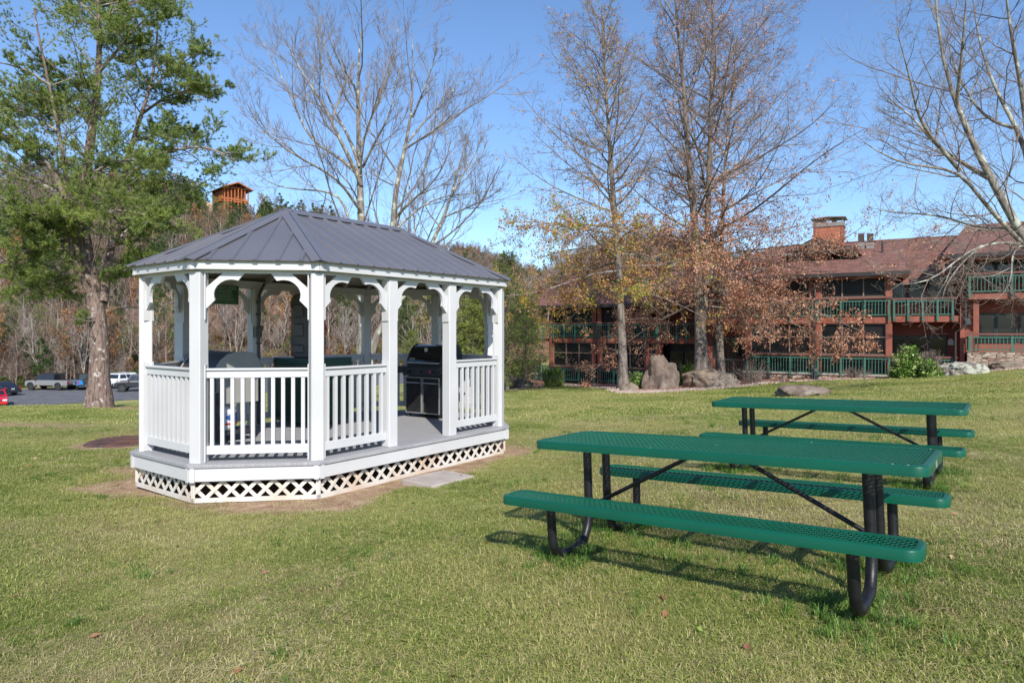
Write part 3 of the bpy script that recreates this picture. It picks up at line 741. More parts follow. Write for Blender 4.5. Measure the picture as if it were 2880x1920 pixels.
# local x -> towards left corner, local y -> towards right-back (mirrored)
def bp(x, y): return (x, -y)
S1, S2 = .82, .76
def perf_panel(p, q_, z0, z1):
    """solid sheet with real round-ish holes: built as a lattice of strips"""
    m = MB(); p = np.array([*p, 0.]); q_ = np.array([*q_, 0.]); d = q_ - p; L = np.linalg.norm(d); d /= L; nrm = np.array([-d[1], d[0], 0]); fr = (d, (0, 0, 1), nrm, p)
    st = .026; n = int(L / st); st = L / n
    for k in range(n + 1): m.prism([(k * st - .008, z0), (k * st + .008, z0), (k * st + .008, z1), (k * st - .008, z1)], 0, .003, fr)
    nz_ = int((z1 - z0) / .026); sz_ = (z1 - z0) / nz_
    for k in range(nz_ + 1): m.prism([(0, z0 + k * sz_ - .008), (L, z0 + k * sz_ - .008), (L, z0 + k * sz_ + .008), (0, z0 + k * sz_ + .008)], .0032, .005, fr)
    return m
cs = [(0, 0), (S1, 0), (S1, -S2), (0, -S2)]
for i in range(4):
    pm = perf_panel(cs[i], cs[(i + 1) % 4], .10, .86); pm.build("perforated_panel", M_bing, bn)
m = MB(); m.bb(-.012, S1 + .012, -S2 - .012, .012, .86, .985); m.build("top_band", M_bing, bn, bevel=.008)
m = MB(); m.bb(-.008, S1 + .008, -S2 - .008, .008, .05, .10); m.build("base_band", M_bing, bn)
for (x, y) in cs: m = MB(); m.bb(x - .02, x + .02, y - .02, y + .02, 0, .06); m.build("foot", M_black, bn)
M_liner = mat("green_liner", (.012, .11, .065), .5, (.02, .13, .08), 3); m = MB(); m.bb(.10, S1 - .10, -S2 + .10, -.10, .12, .50); m.build("liner", M_liner, bn)
# upright black panel with red rim
M_redp = mat("red_plastic", (.55, .015, .02), .3, (.45, .012, .018), 6)
pn = thing("moulded_panel", "black ribbed plastic panel with red rim standing upright on the green bin", "panel", (-3.02, 9.86, DZ + .986), .30)
m = MB(); PWd, PHt = .46, .93
poly = [(-PWd / 2, .06), (-PWd / 2 + .06, 0), (PWd / 2 - .06, 0), (PWd / 2, .06), (PWd / 2, PHt - .07), (PWd / 2 - .07, PHt), (-PWd / 2 + .07, PHt), (-PWd / 2, PHt - .07)]
m.prism(poly, -.05, .03, ((1, 0, 0), (0, 0, 1), (0, -1, 0), (0, 0, 0))); m.build("panel_body", M_black, pn, bevel=.01)
big_ = [(x * 1.07, (z - PHt / 2) * 1.03 + PHt / 2) for x, z in poly]
m = MB(); m.prism(big_, -.075, -.048, ((1, 0, 0), (0, 0, 1), (0, -1, 0), (0, 0, 0))); m.build("rim", M_redp, pn, bevel=.008)
for x in (-.12, .12):
    for z, h in ((.10, .12), (.34, .19), (.62, .19)):
        m = MB(); m.box((x - .02, -.065, z + h / 2 - .03), (.15, .075, h), taper=.9); m.build("rib_block", M_black, pn, bevel=.012)
for z in (.24, .78): m = MB(); m.box((-.235, -.02, z), (.035, .09, .10)); m.box((.235, -.02, z), (.035, .09, .10)); m.build("latch", M_black, pn, bevel=.008)

# ================================================================ TREES
def norm(a): return a / np.maximum(np.linalg.norm(a, axis=-1, keepdims=True), 1e-9)
def resample(path, radii, K):
    P = np.asarray(path, float); r = np.asarray(radii, float); s = np.concatenate([[0], np.cumsum(np.linalg.norm(np.diff(P, axis=0), axis=1))])
    # smooth with catmull-like interpolation
    t = np.linspace(0, s[-1], K); Q = np.stack([np.interp(t, s, P[:, k]) for k in range(3)], -1)
    for _ in range(2): Q[1:-1] = (Q[:-2] + 2 * Q[1:-1] + Q[2:]) / 4
    return Q, np.interp(t, s, r)
def sprout(P, Rr, n, tr, ang, ratio, fall, K, rr, trop, wob, rg, minl=.05, lenfix=None, flat=0., rlim=None, rtip=.35, aznoise=1.):
    """children of all branches in P (N,K0,3)"""
    N, K0, _ = P.shape; seg = np.diff(P, axis=1); Lp = np.linalg.norm(seg, axis=2).sum(1)
    t = (np.linspace(0, 1, n, endpoint=False)[None] + rg.uniform(0, 1. / n, (N, n))) * (tr[1] - tr[0]) + tr[0]
    f = t * (K0 - 1); i = np.minimum(f.astype(int), K0 - 2); w = (f - i)[..., None]; ar = np.arange(N)[:, None]
    pos = P[ar, i] * (1 - w) + P[ar, i + 1] * w; tan = norm(P[ar, i + 1] - P[ar, i]); rad = Rr[ar, i] * (1 - w[..., 0]) + Rr[ar, i + 1] * w[..., 0]
    az = (np.arange(n)[None] * 2.399 + rg.uniform(0, 6.28, (N, 1))) + rg.normal(0, .5 * aznoise, (N, n))
    ref = np.where(np.abs(tan[..., 2:3]) < .95, np.array([0, 0, 1.]), np.array([1., 0, 0])); e1 = norm(np.cross(tan, ref)); e2 = np.cross(tan, e1)
    pr = np.cos(az)[..., None] * e1 + np.sin(az)[..., None] * e2
    if flat: pr[..., 2] *= (1 - flat); pr = norm(pr)
    a = np.radians(ang[0] + (ang[1] - ang[0]) * rg.uniform(0, 1, (N, n)))[..., None]
    d = norm(tan * np.cos(a) + pr * np.sin(a))
    tt = (t - tr[0]) / (tr[1] - tr[0])
    L = (Lp[:, None] if lenfix is None else np.full((N, 1), lenfix)) * ratio * (1 - fall * tt) * rg.uniform(.65, 1.25, (N, n))
    r0 = rad * rr
    if rlim: r0 = np.minimum(r0, rlim)
    keep = (L > minl).ravel()
    pos = pos.reshape(-1, 3)[keep]; d = d.reshape(-1, 3)[keep]; L = L.ravel()[keep]; r0 = r0.ravel()[keep]; M = len(L)
    Q = np.empty((M, K, 3)); Q[:, 0] = pos; st = (L / (K - 1))[:, None]
    for k in range(1, K):
        d = norm(d + np.array([0, 0, trop / (K - 1)]) + rg.normal(0, wob, (M, 3)))
        Q[:, k] = Q[:, k - 1] + d * st
    RR = r0[:, None] * np.linspace(1, rtip, K)[None]
    return Q, RR
def tubes(P, Rr, m):
    N, K, _ = P.shape; T = norm(np.gradient(P, axis=1)); ref = np.where(np.abs(T[:, :1, 2:3]) < .9, np.array([0, 0, 1.]), np.array([1., 0, 0]))
    e1 = norm(np.cross(T, np.broadcast_to(ref, T.shape))); e2 = np.cross(T, e1)
    a = np.arange(m) * 2 * math.pi / m
    V = P[:, :, None] + Rr[:, :, None, None] * (np.cos(a)[None, None, :, None] * e1[:, :, None] + np.sin(a)[None, None, :, None] * e2[:, :, None])
    idx = np.arange(N * K * m).reshape(N, K, m); nx_ = np.roll(idx, -1, axis=2)
    q = np.stack([idx[:, :-1], nx_[:, :-1], nx_[:, 1:], idx[:, 1:]], -1).reshape(-1, 4)
    return V.reshape(-1, 3), q
class TM:
    def __init__(s): s.V = []; s.F = []; s.n = 0
    def tub(s, P, Rr, m):
        if len(P) == 0: return
        V, q = tubes(P, Rr, m); s.V.append(V); s.F.append(q + s.n); s.n += len(V)
    def raw(s, V, F_): s.V.append(V); s.F.append(F_ + s.n); s.n += len(V)
    def build(s, name, m, parent=None, link=True, smooth=True):
        q4 = [f for f in s.F if f.shape[1] == 4]; q3 = [f for f in s.F if f.shape[1] == 3]
        fs = ([np.vstack(q4)] if q4 else []) + ([np.vstack(q3)] if q3 else [])
        return mesh_np(name, np.vstack(s.V), fs, m, parent, link=link, smooth=smooth)
def leaves(pos, size, rg, droop=.3, per=1, spread=.05, folded=True):
    """small folded leaf pairs of triangles at given positions"""
    pos = np.repeat(pos, per, axis=0) + rg.normal(0, spread, (len(pos) * per, 3)); n = len(pos)
    d = norm(rg.normal(0, 1, (n, 3)) - np.array([0, 0, droop * 2])); s = norm(np.cross(d, rg.normal(0, 1, (n, 3))))
    L = size * rg.uniform(.7, 1.3, (n, 1)); u = np.cross(s, d)
    V = np.stack([pos, pos + d * L * .55 + s * L * .33 + u * L * .08, pos + d * L, pos + d * L * .5 - s * L * .33 + u * L * .12], 1).reshape(-1, 3)
    return V, np.arange(4 * n).reshape(n, 4)
def needles(pos, dirs, ln, per, wdt, rg, cone=.9):
    """tufts of thin needles fanning about a twig direction"""
    n = len(pos); P = np.repeat(pos, per, 0); D = norm(np.repeat(dirs, per, 0) + rg.normal(0, cone, (n * per, 3)) * .62)
    S = norm(np.cross(D, rg.normal(0, 1, (n * per, 3)))); L = ln * rg.uniform(.7, 1.2, (n * per, 1)); b = P + rg.normal(0, .012, P.shape)
    V = np.stack([b - S * wdt, b + S * wdt, b + D * L], 1).reshape(-1, 3)
    return V, np.arange(3 * n * per).reshape(-1, 3)
def bark(name, c1, c2, c3, sc=5., st=(1, 1, .25), mottle=.5):
    m = bpy.data.materials.new(name); m.use_nodes = True; nt = m.node_tree; b = nt.nodes["Principled BSDF"]; b.inputs["Roughness"].default_value = .9; b.inputs["Specular IOR Level"].default_value = .15
    tc = nt.nodes.new("ShaderNodeTexCoord"); mp = nt.nodes.new("ShaderNodeMapping"); mp.inputs["Scale"].default_value = st; nt.links.new(tc.outputs["Object"], mp.inputs[0])
    n1_ = nt.nodes.new("ShaderNodeTexNoise"); n1_.inputs["Scale"].default_value = sc * 2; n1_.inputs["Detail"].default_value = 8; nt.links.new(mp.outputs[0], n1_.inputs["Vector"])
    r1 = nt.nodes.new("ShaderNodeValToRGB"); r1.color_ramp.elements[0].position = .35; r1.color_ramp.elements[1].position = .62; r1.color_ramp.elements[0].color = (*c1, 1); r1.color_ramp.elements[1].color = (*c2, 1)
    nt.links.new(n1_.outputs[0], r1.inputs[0])
    n2_ = nt.nodes.new("ShaderNodeTexNoise"); n2_.inputs["Scale"].default_value = sc * .7; n2_.inputs["Detail"].default_value = 7; nt.links.new(tc.outputs["Object"], n2_.inputs["Vector"])
    r2 = nt.nodes.new("ShaderNodeValToRGB"); r2.color_ramp.elements[0].position = 1 - mottle - .04; r2.color_ramp.elements[1].position = 1 - mottle + .04; nt.links.new(n2_.outputs[0], r2.inputs[0])
    mx = nt.nodes.new("ShaderNodeMix"); mx.data_type = 'RGBA'; mx.inputs[7].default_value = (*c3, 1)
    nt.links.new(r2.outputs[0], mx.inputs[0]); nt.links.new(r1.outputs[0], mx.inputs[6]); nt.links.new(mx.outputs[2], b.inputs["Base Color"])
    bp = nt.nodes.new("ShaderNodeBump"); bp.inputs["Strength"].default_value = .9; bp.inputs["Distance"].default_value = .04; nt.links.new(n1_.outputs[0], bp.inputs["Height"]); nt.links.new(bp.outputs[0], b.inputs["Normal"])
    return m
B_pale = bark("lichen_bark", (.13, .11, .095), (.26, .235, .205), (.40, .40, .33), 4.2, mottle=.42)
B_oak = bark("oak_bark", (.085, .068, .058), (.22, .185, .16), (.30, .28, .245), 3.0, mottle=.36)
B_pine = bark("pine_bark", (.10, .07, .058), (.23, .17, .145), (.42, .39, .36), 7.5, mottle=.36)
B_twig = bark("twig_bark", (.14, .11, .09), (.25, .205, .17), (.33, .29, .26), 2.0, mottle=.4)
B_redtwig = bark("reddish_twigs", (.14, .105, .088), (.24, .19, .16), (.34, .30, .26), 2.0, mottle=.4)

def manual(limbs, d, dep, K=14):
    """limbs given as [(px,py,depth_offset)...],r0,r1 (photo px, metres) -> local arrays; returns list of (path, radii)"""
    out = []
    for pts, r0, r1 in limbs:
        P = np.array([P3(p[0], p[1], d + p[2]) for p in pts]); Q, rr_ = resample(P, np.linspace(r0, r1, len(P)), K); out.append((Q, rr_))
    return out

def bare_tree(name, label, cat, limbs, d, seed, bk, tw, spec, base=None, group=None, leaf=None, roots=.0):
    rg = np.random.default_rng(seed); L = manual(limbs, d, 0)
    b0 = L[0][0][0]; z = g1(b0[0], b0[1]) if base is None else base
    root = np.array([b0[0], b0[1], z - .1]); t = thing(name, label, cat, tuple(root), 0, group)
    tm = TM()
    L[0][1][:] = L[0][1] * (1 + roots * np.exp(-np.linspace(0, 14, len(L[0][1]))))
    for Q, r in L: tm.tub((Q - root)[None], r[None], 10)
    tm.build("trunk", bk, t)
    P = np.array([Q - root for Q, r in L]); Rr = np.array([r for Q, r in L])
    cr = TM(); lv = [(P, Rr)]; cur = (P, Rr)
    first = True
    pts_leaf = []
    for k, s in enumerate(spec):
        q_, r_ = sprout(cur[0], cur[1], s['n'], s.get('tr', (.25, 1)), s['ang'], s['ratio'], s.get('fall', .5), s['K'], s.get('rr', .55), s.get('trop', .3), s.get('wob', .08), rg, minl=s.get('minl', .08), flat=s.get('flat', 0), rlim=s.get('rlim'), rtip=s.get('rtip', .4))
        if s.get('cut') is not None:
            k_ = s['cut'](q_[:, 0] + root); q_, r_ = q_[k_], r_[k_]
        r_ = np.maximum(r_, s.get('rmin', .0022))
        cr.tub(q_, r_, s.get('sides', 3)); cur = (q_, r_); lv.append(cur)
        if s.get('also') is not None:   # include parents too
            pass
    cr.build("crown", tw, t)
    return t, root, lv, rg

# --- the big pale bare trees behind the gazebo
SP_A = [dict(n=9, ang=(28, 55), ratio=.42, fall=.45, K=7, rr=.5, trop=.55, wob=.10, tr=(.22, 1), sides=5, rlim=.05),
        dict(n=8, ang=(25, 50), ratio=.42, fall=.4, K=6, rr=.55, trop=.5, wob=.10, tr=(.15, 1), sides=4, rlim=.02, minl=.15),
        dict(n=7, ang=(20, 45), ratio=.45, fall=.35, K=4, rr=.6, trop=.45, wob=.10, tr=(.15, 1), sides=3, rlim=.009, rmin=.0045),
        dict(n=4, ang=(18, 40), ratio=.5, fall=.3, K=3, rr=.7, trop=.3, wob=.08, tr=(.2, 1), sides=3, rlim=.006, rmin=.0035, minl=.10)]
def s2(x, y, dd=0): return (x * 1.2245, y * 1.2245, dd)
bare_tree("bare_tree", "tall pale bare tree rising behind the middle of the gazebo roof", "tree", [
    ([(1018, 1130, 0), (1019, 900, 0), (1018, 640, 0), (1014, 560, 0), (1010, 480, .2), (1008, 400, .4), (1008, 300, .4), (1003, 200, .6), (1010, 130, .8), (1018, 70, 1)], .25, .02),
    ([(1016, 520, 0), (995, 470, -.5), (970, 420, -1), (935, 350, -1.6), (905, 280, -2), (870, 240, -2.3), (830, 170, -2.6), (800, 110, -3)], .12, .02),
    ([(1014, 500, 0), (975, 455, .6), (935, 430, 1.2), (880, 410, 1.6), (840, 330, 2), (805, 240, 2.4), (765, 170, 2.8), (735, 110, 3.2)], .10, .018),
    ([(1012, 470, 0), (985, 390, .8), (950, 330, 1.4), (925, 290, 1.9), (900, 170, 2.3), (895, 60, 2.8)], .10, .018),
    ([(1019, 600, 0), (990, 560, -1), (960, 510, -1.8), (905, 475, -2.6), (830, 440, -3.2), (780, 400, -4), (715, 350, -4.6), (690, 280, -5)], .085, .014),
    ([(985, 640, 0), (975, 580, .5), (950, 540, 1), (880, 535, 1.6), (800, 530, 2.2), (740, 510, 2.9), (690, 450, 3.4)], .08, .012),
    ([(1011, 420, .2), (1030, 380, .6), (1045, 330, 1.1), (1075, 250, 1.6), (1110, 180, 2), (1120, 80, 2.4)], .08, .014),
    ([(1008, 300, .3), (1000, 240, -.4), (960, 190, -1), (930, 120, -1.6), (905, 40, -2)], .07, .012),
    ([(1020, 470, 0), (1045, 420, -.8), (1070, 370, -1.4), (1095, 330, -2), (1110, 250, -2.4), (1135, 160, -2.8)], .07, .012)],
    35., 11, B_pale, B_twig, SP_A, roots=.4)
bare_tree("bare_tree", "bare tree with a gently curved pale trunk right of the tallest one", "tree", [
    ([(1105, 1120, 0), (1104, 900, 0), (1103, 640, 0), (1106, 560, 0), (1118, 480, .2), (1135, 440, .3), (1155, 370, .5), (1165, 300, .7), (1158, 200, .9), (1160, 100, 1.2)], .19, .02),
    ([(1148, 400, .3), (1190, 345, .9), (1250, 290, 1.4), (1285, 240, 2), (1305, 200, 2.4)], .06, .012),
    ([(1160, 330, .5), (1190, 260, -.4), (1215, 190, -.8), (1235, 110, -1.2)], .06, .012),
    ([(1140, 420, .3), (1200, 380, -1), (1270, 330, -1.6), (1310, 260, -2)], .05, .012),
    ([(1103, 520, 0), (1060, 500, 1), (1045, 470, 1.6), (1060, 440, 2)], .04, .01)],
    34., 12, B_pale, B_twig, SP_A, roots=.4)
bare_tree("bare_tree", "bare tree with a leaning trunk seen through the gazebo beside the black grill", "tree", [
    ([(1035, 1120, 0), (1038, 1000, 0), (1052, 930, 0), (1075, 890, 0), (1110, 865, 0), (1148, 835, 0), (1180, 760, 0), (1213, 685, 0), (1235, 640, .1), (1262, 590, .2), (1280, 520, .4), (1296, 440, .5), (1320, 370, .7)], .20, .02),
    ([(1110, 650, 0), (1160, 600, .4), (1200, 570, .8), (1260, 548, 1.2), (1340, 545, 1.8), (1400, 530, 2.2)], .06, .012),
    ([(1115, 610, .2), (1150, 570, -.6), (1190, 540, -1), (1230, 500, -1.4), (1260, 440, -2), (1270, 380, -2.4)], .07, .012),
    ([(1250, 610, .1), (1300, 590, -.6), (1360, 565, -1), (1410, 530, -1.6)], .05, .010),
    ([(1275, 540, .3), (1310, 480, 1), (1345, 420, 1.6), (1365, 350, 2)], .05, .010),
    ([(1240, 640, 0), (1205, 600, 1), (1180, 540, 1.4), (1170, 480, 1.8)], .04, .010)],
    32., 13, B_pale, B_twig, SP_A, roots=.3)
# --- the pin oaks in front of the lodge
SP_O = [dict(n=13, ang=(35, 65), ratio=.36, fall=.5, K=6, rr=.5, trop=.15, wob=.10, tr=(.12, 1), sides=4, rlim=.03, flat=.3),
        dict(n=8, ang=(30, 60), ratio=.42, fall=.4, K=5, rr=.55, trop=.05, wob=.14, tr=(.12, 1), sides=3, rlim=.012, minl=.12),
        dict(n=5, ang=(28, 60), ratio=.5, fall=.3, K=3, rr=.6, trop=.0, wob=.14, tr=(.15, 1), sides=3, rlim=.006, rmin=.0035, minl=.1)]
def laterals(leader, n, d, seed, zlo, zhi, lenf, angf, r0=.055, side=None):
    """limbs leaving a leader; lenf(h), angf(h) with h 0..1 up the crown; leader = pixel path"""
    rg = np.random.default_rng(seed); P = np.array([P3(p[0], p[1], d + p[2]) for p in leader]); out = []
    for k in range(n):
        h = (k + rg.uniform(.1, .9)) / n; z = zlo + (zhi - zlo) * h
        x = np.interp(z, P[:, 2], P[:, 0]); y = np.interp(z, P[:, 2], P[:, 1])
        az = k * 2.399 + rg.uniform(-.4, .4); L = lenf(h) * rg.uniform(.75, 1.2); el = R(angf(h) + rg.uniform(-9, 9))
        if side is not None: L *= side(az)
        dirv = np.array([math.cos(az) * math.cos(el), math.sin(az) * math.cos(el), math.sin(el)]); q_ = [np.array([x, y, z])]; M = 9
        for j in range(M):
            dirv = norm(dirv + np.array([0, 0, (.06 if h > .25 else -.03)]) + rg.normal(0, .07, 3)); q_.append(q_[-1] + dirv * L / M)
        Q, rr_ = resample(q_, np.linspace(r0 * (1.1 - .6 * h), .009, M + 1), 14); out.append((Q, rr_))
    return out
def oak(name, label, leaders, lats, d, seed, leafspec, mleaf, spec=SP_O, roots=.5, bk=None):
    rg = np.random.default_rng(seed); L = manual(leaders, d, 0, 18); Lt = lats
    b0 = L[0][0][0]; root = np.array([b0[0], b0[1], g1(b0[0], b0[1]) - .1]); t = thing(name, label, "tree", tuple(root))
    tm = TM()
    for k, (Q, r) in enumerate(L):
        if k == 0: r[:] = r * (1 + roots * np.exp(-np.linspace(0, 18, len(r))))
        tm.tub((Q - root)[None], r[None], 12)
    tm.build("trunk", bk or B_oak, t)
    cr = TM(); P = np.array([Q - root for Q, r in Lt]); Rr = np.array([r for Q, r in Lt]); cr.tub(P, Rr, 6)
    ends = []
    cur = (P, Rr)
    for s in spec:
        q_, r_ = sprout(cur[0], cur[1], s['n'], s.get('tr', (.25, 1)), s['ang'], s['ratio'], s.get('fall', .5), s['K'], s.get('rr', .55), s.get('trop', .3), s.get('wob', .08), rg, minl=s.get('minl', .08), flat=s.get('flat', 0), rlim=s.get('rlim'), rtip=.4)
        r_ = np.maximum(r_, s.get('rmin', .0022)); cr.tub(q_, r_, s.get('sides', 3)); cur = (q_, r_); ends.append(q_)
    cr.build("crown", B_redtwig, t)
    pts = np.vstack([e[:, 1:].reshape(-1, 3) for e in ends[1:]]); W_ = pts + root; px = 1440 + F * W_[:, 0] / W_[:, 1]; py = HZ - F * (W_[:, 2] - CZ) / W_[:, 1]
    pr = leafspec(W_, root) * (.35 + .65 * (vnoise(W_[:, 0] * 1.0 + W_[:, 1] * .7, W_[:, 2], .8, 21) > -.15))
    k = rg.uniform(0, 1, len(pts)) < pr
    V, q4 = leaves(pts[k], .095, rg, .45, 2, .05)
    if len(V):
        o = mesh_np("foliage", V, [q4], mleaf, t)
    return t
M_oakleaf = leafmat("oak_leaves_brown", [(.28, .08, .045), (.46, .21, .12), (.62, .36, .23), (.54, .29, .18)], 1.1, transl=.3)
M_oakleaf2 = leafmat("oak_leaves_turning", [(.20, .30, .03), (.38, .34, .04), (.52, .25, .06), (.56, .28, .12), (.48, .24, .13)], .45, transl=.35)
gs = 1.2245
lead5 = [(1752, 1098, 0), (1752, 980, 0), (1742, 800, 0), (1732, 640, 0), (1722, 520, 0), (1714, 400, 0), (1708, 300, .1), (1698, 180, .2), (1692, 20, .2)]
d5 = 29.5; z5b = P3(0, 820, d5)[2]; z5t = P3(0, 60, d5)[2]
lat5 = laterals(lead5, 60, d5, 31, z5b, z5t, lambda h: 5.6 - 3.3 * h ** 1.3, lambda h: -12 + 68 * h ** .7, .05, side=lambda a: 1.1 if math.cos(a) < 0 else .8)
oak("pin_oak", "slender oak with orange and green turning leaves left of the upright boulder", [(lead5, .20, .02)], lat5, d5, 32,
    lambda W, r: np.clip(1.5 - (W[:, 2] - r[2] - 2.0) / 5., .04, .85) * np.where(W[:, 0] < r[0] + .3, 1., .25), M_oakleaf2)
d6 = 32.
lead6a = [(1975, 1060, 0), (1973, 980, 0), (1966, 860, 0), (1958, 700, 0), (1950, 560, 0), (1932, 420, .1), (1925, 250, .2), (1905, 80, .3), (1895, -60, .4)]
lead6b = [(1976, 900, 0), (1986, 760, .3), (1992, 600, .5), (1994, 450, .6), (2000, 300, .6), (2003, 120, .6), (2008, -80, .5)]
z6b = P3(0, 880, d6)[2]; z6t = P3(0, 0, d6)[2]
lat6 = laterals(lead6a, 36, d6, 41, z6b, z6t, lambda h: 6.2 - 2.6 * h, lambda h: -14 + 80 * h ** .6, .07) + laterals(lead6b, 44, d6 + .5, 43, z6b + .4, z6t, lambda h: 8.4 - 2.6 * h, lambda h: -12 + 66 * h ** .6, .07, side=lambda a: 1.15 if math.cos(a) > 0 else .8)
oak("pin_oak", "largest oak with a forked trunk and brown withered leaves behind the long boulder", [(lead6a, .31, .03), (lead6b, .20, .025)], lat6, d6, 42,
    lambda W, r: np.clip(1.35 - (W[:, 2] - r[2] - 3.0) / 5.5, .05, 1), M_oakleaf)
lead7 = [(2026, 1050, 0), (2024, 960, 0), (2022, 860, 0), (2030, 700, 0), (2034, 560, 0), (2042, 420, 0), (2060, 250, 0), (2075, 100, 0)]
lat7 = laterals(lead7, 30, 33.5, 51, P3(0, 850, 33.5)[2], P3(0, 120, 33.5)[2], lambda h: 6.4 - 3 * h, lambda h: -14 + 66 * h ** .7, .05, side=lambda a: 1.25 if math.cos(a) > 0 else .6)
oak("pin_oak", "second oak with a thinner single trunk close behind the right of the forked oak", [(lead7, .18, .02)], lat7, 33.5, 52,
    lambda W, r: np.clip(1.35 - (W[:, 2] - r[2] - 2.6) / 5., .04, 1), M_oakleaf)
# --- tree at the right edge
SP_R = [dict(n=13, ang=(35, 65), ratio=.40, fall=.4, K=7, rr=.5, trop=.25, wob=.13, tr=(.12, 1), sides=4, rlim=.022),
        dict(n=10, ang=(30, 60), ratio=.42, fall=.4, K=5, rr=.55, trop=.2, wob=.16, tr=(.1, 1), sides=3, rlim=.010, minl=.10),
        dict(n=5, ang=(25, 60), ratio=.45, fall=.3, K=4, rr=.6, trop=.25, wob=.16, tr=(.15, 1), sides=3, rlim=.006, rmin=.003, minl=.06)]
bare_tree("bare_tree", "large bare tree at the right edge, pale trunk leaning left over the lodge roof", "tree", [
    ([(3010, 1100, 0), (2990, 900, 0), (2950, 780, 0), (2890, 690, 0), (2830, 590, 0), (2790, 500, 0), (2745, 430, 0), (2715, 360, .1), (2690, 300, .2), (2660, 230, .3), (2640, 150, .4), (2635, 0, .5), (2620, -120, .6)], .165, .022),
    ([(2900, 710, 0), (2830, 640, -.6), (2785, 590, -.9), (2740, 540, -1.2), (2710, 480, -1.5), (2640, 470, -1.8), (2560, 468, -2), (2480, 440, -2.3), (2430, 400, -2.6)], .07, .012),
    ([(2780, 500, 0), (2740, 480, .6), (2700, 450, 1), (2640, 420, 1.4), (2600, 370, 1.8), (2560, 320, 2.2), (2510, 290, 2.5), (2470, 240, 2.8)], .08, .012),
    ([(2700, 480, -1.3), (2640, 410, -1.6), (2590, 350, -1.9), (2570, 280, -2.2), (2555, 200, -2.5), (2520, 80, -2.9)], .06, .011),
    ([(2860, 640, 0), (2800, 645, .6), (2740, 640, 1), (2680, 615, 1.4), (2600, 600, 1.7), (2520, 600, 2), (2450, 585, 2.3)], .06, .010),
    ([(2890, 690, 0), (2820, 680, -.8), (2760, 690, -1.2), (2700, 720, -1.7), (2650, 770, -2), (2600, 800, -2.2), (2535, 800, -2.4)], .048, .009),
    ([(2900, 700, 0), (2860, 690, -1.6), (2840, 720, -2), (2850, 780, -2.2), (2835, 820, -2.4), (2800, 845, -2.5)], .038, .009),
    ([(2760, 690, -1.2), (2700, 745, -1.5), (2660, 800, -1.6), (2650, 840, -1.7)], .03, .008),
    ([(2920, 740, 0), (2900, 560, .5), (2900, 440, .8), (2870, 370, 1), (2820, 300, 1.3), (2790, 230, 1.6), (2750, 120, 2), (2735, -20, 2.4)], .11, .018),
    ([(2900, 440, .8), (2880, 300, .5), (2865, 200, .3), (2840, 80, .2), (2825, -60, 0)], .10, .02),
    ([(2850, 360, 1), (2780, 340, 1.6), (2730, 280, 2), (2690, 200, 2.4), (2660, 100, 2.9)], .06, .012),
    ([(2690, 300, .2), (2700, 200, -.5), (2710, 100, -1), (2720, -40, -1.4)], .06, .014)],
    20., 14, B_pale, B_redtwig, SP_R, roots=.2)
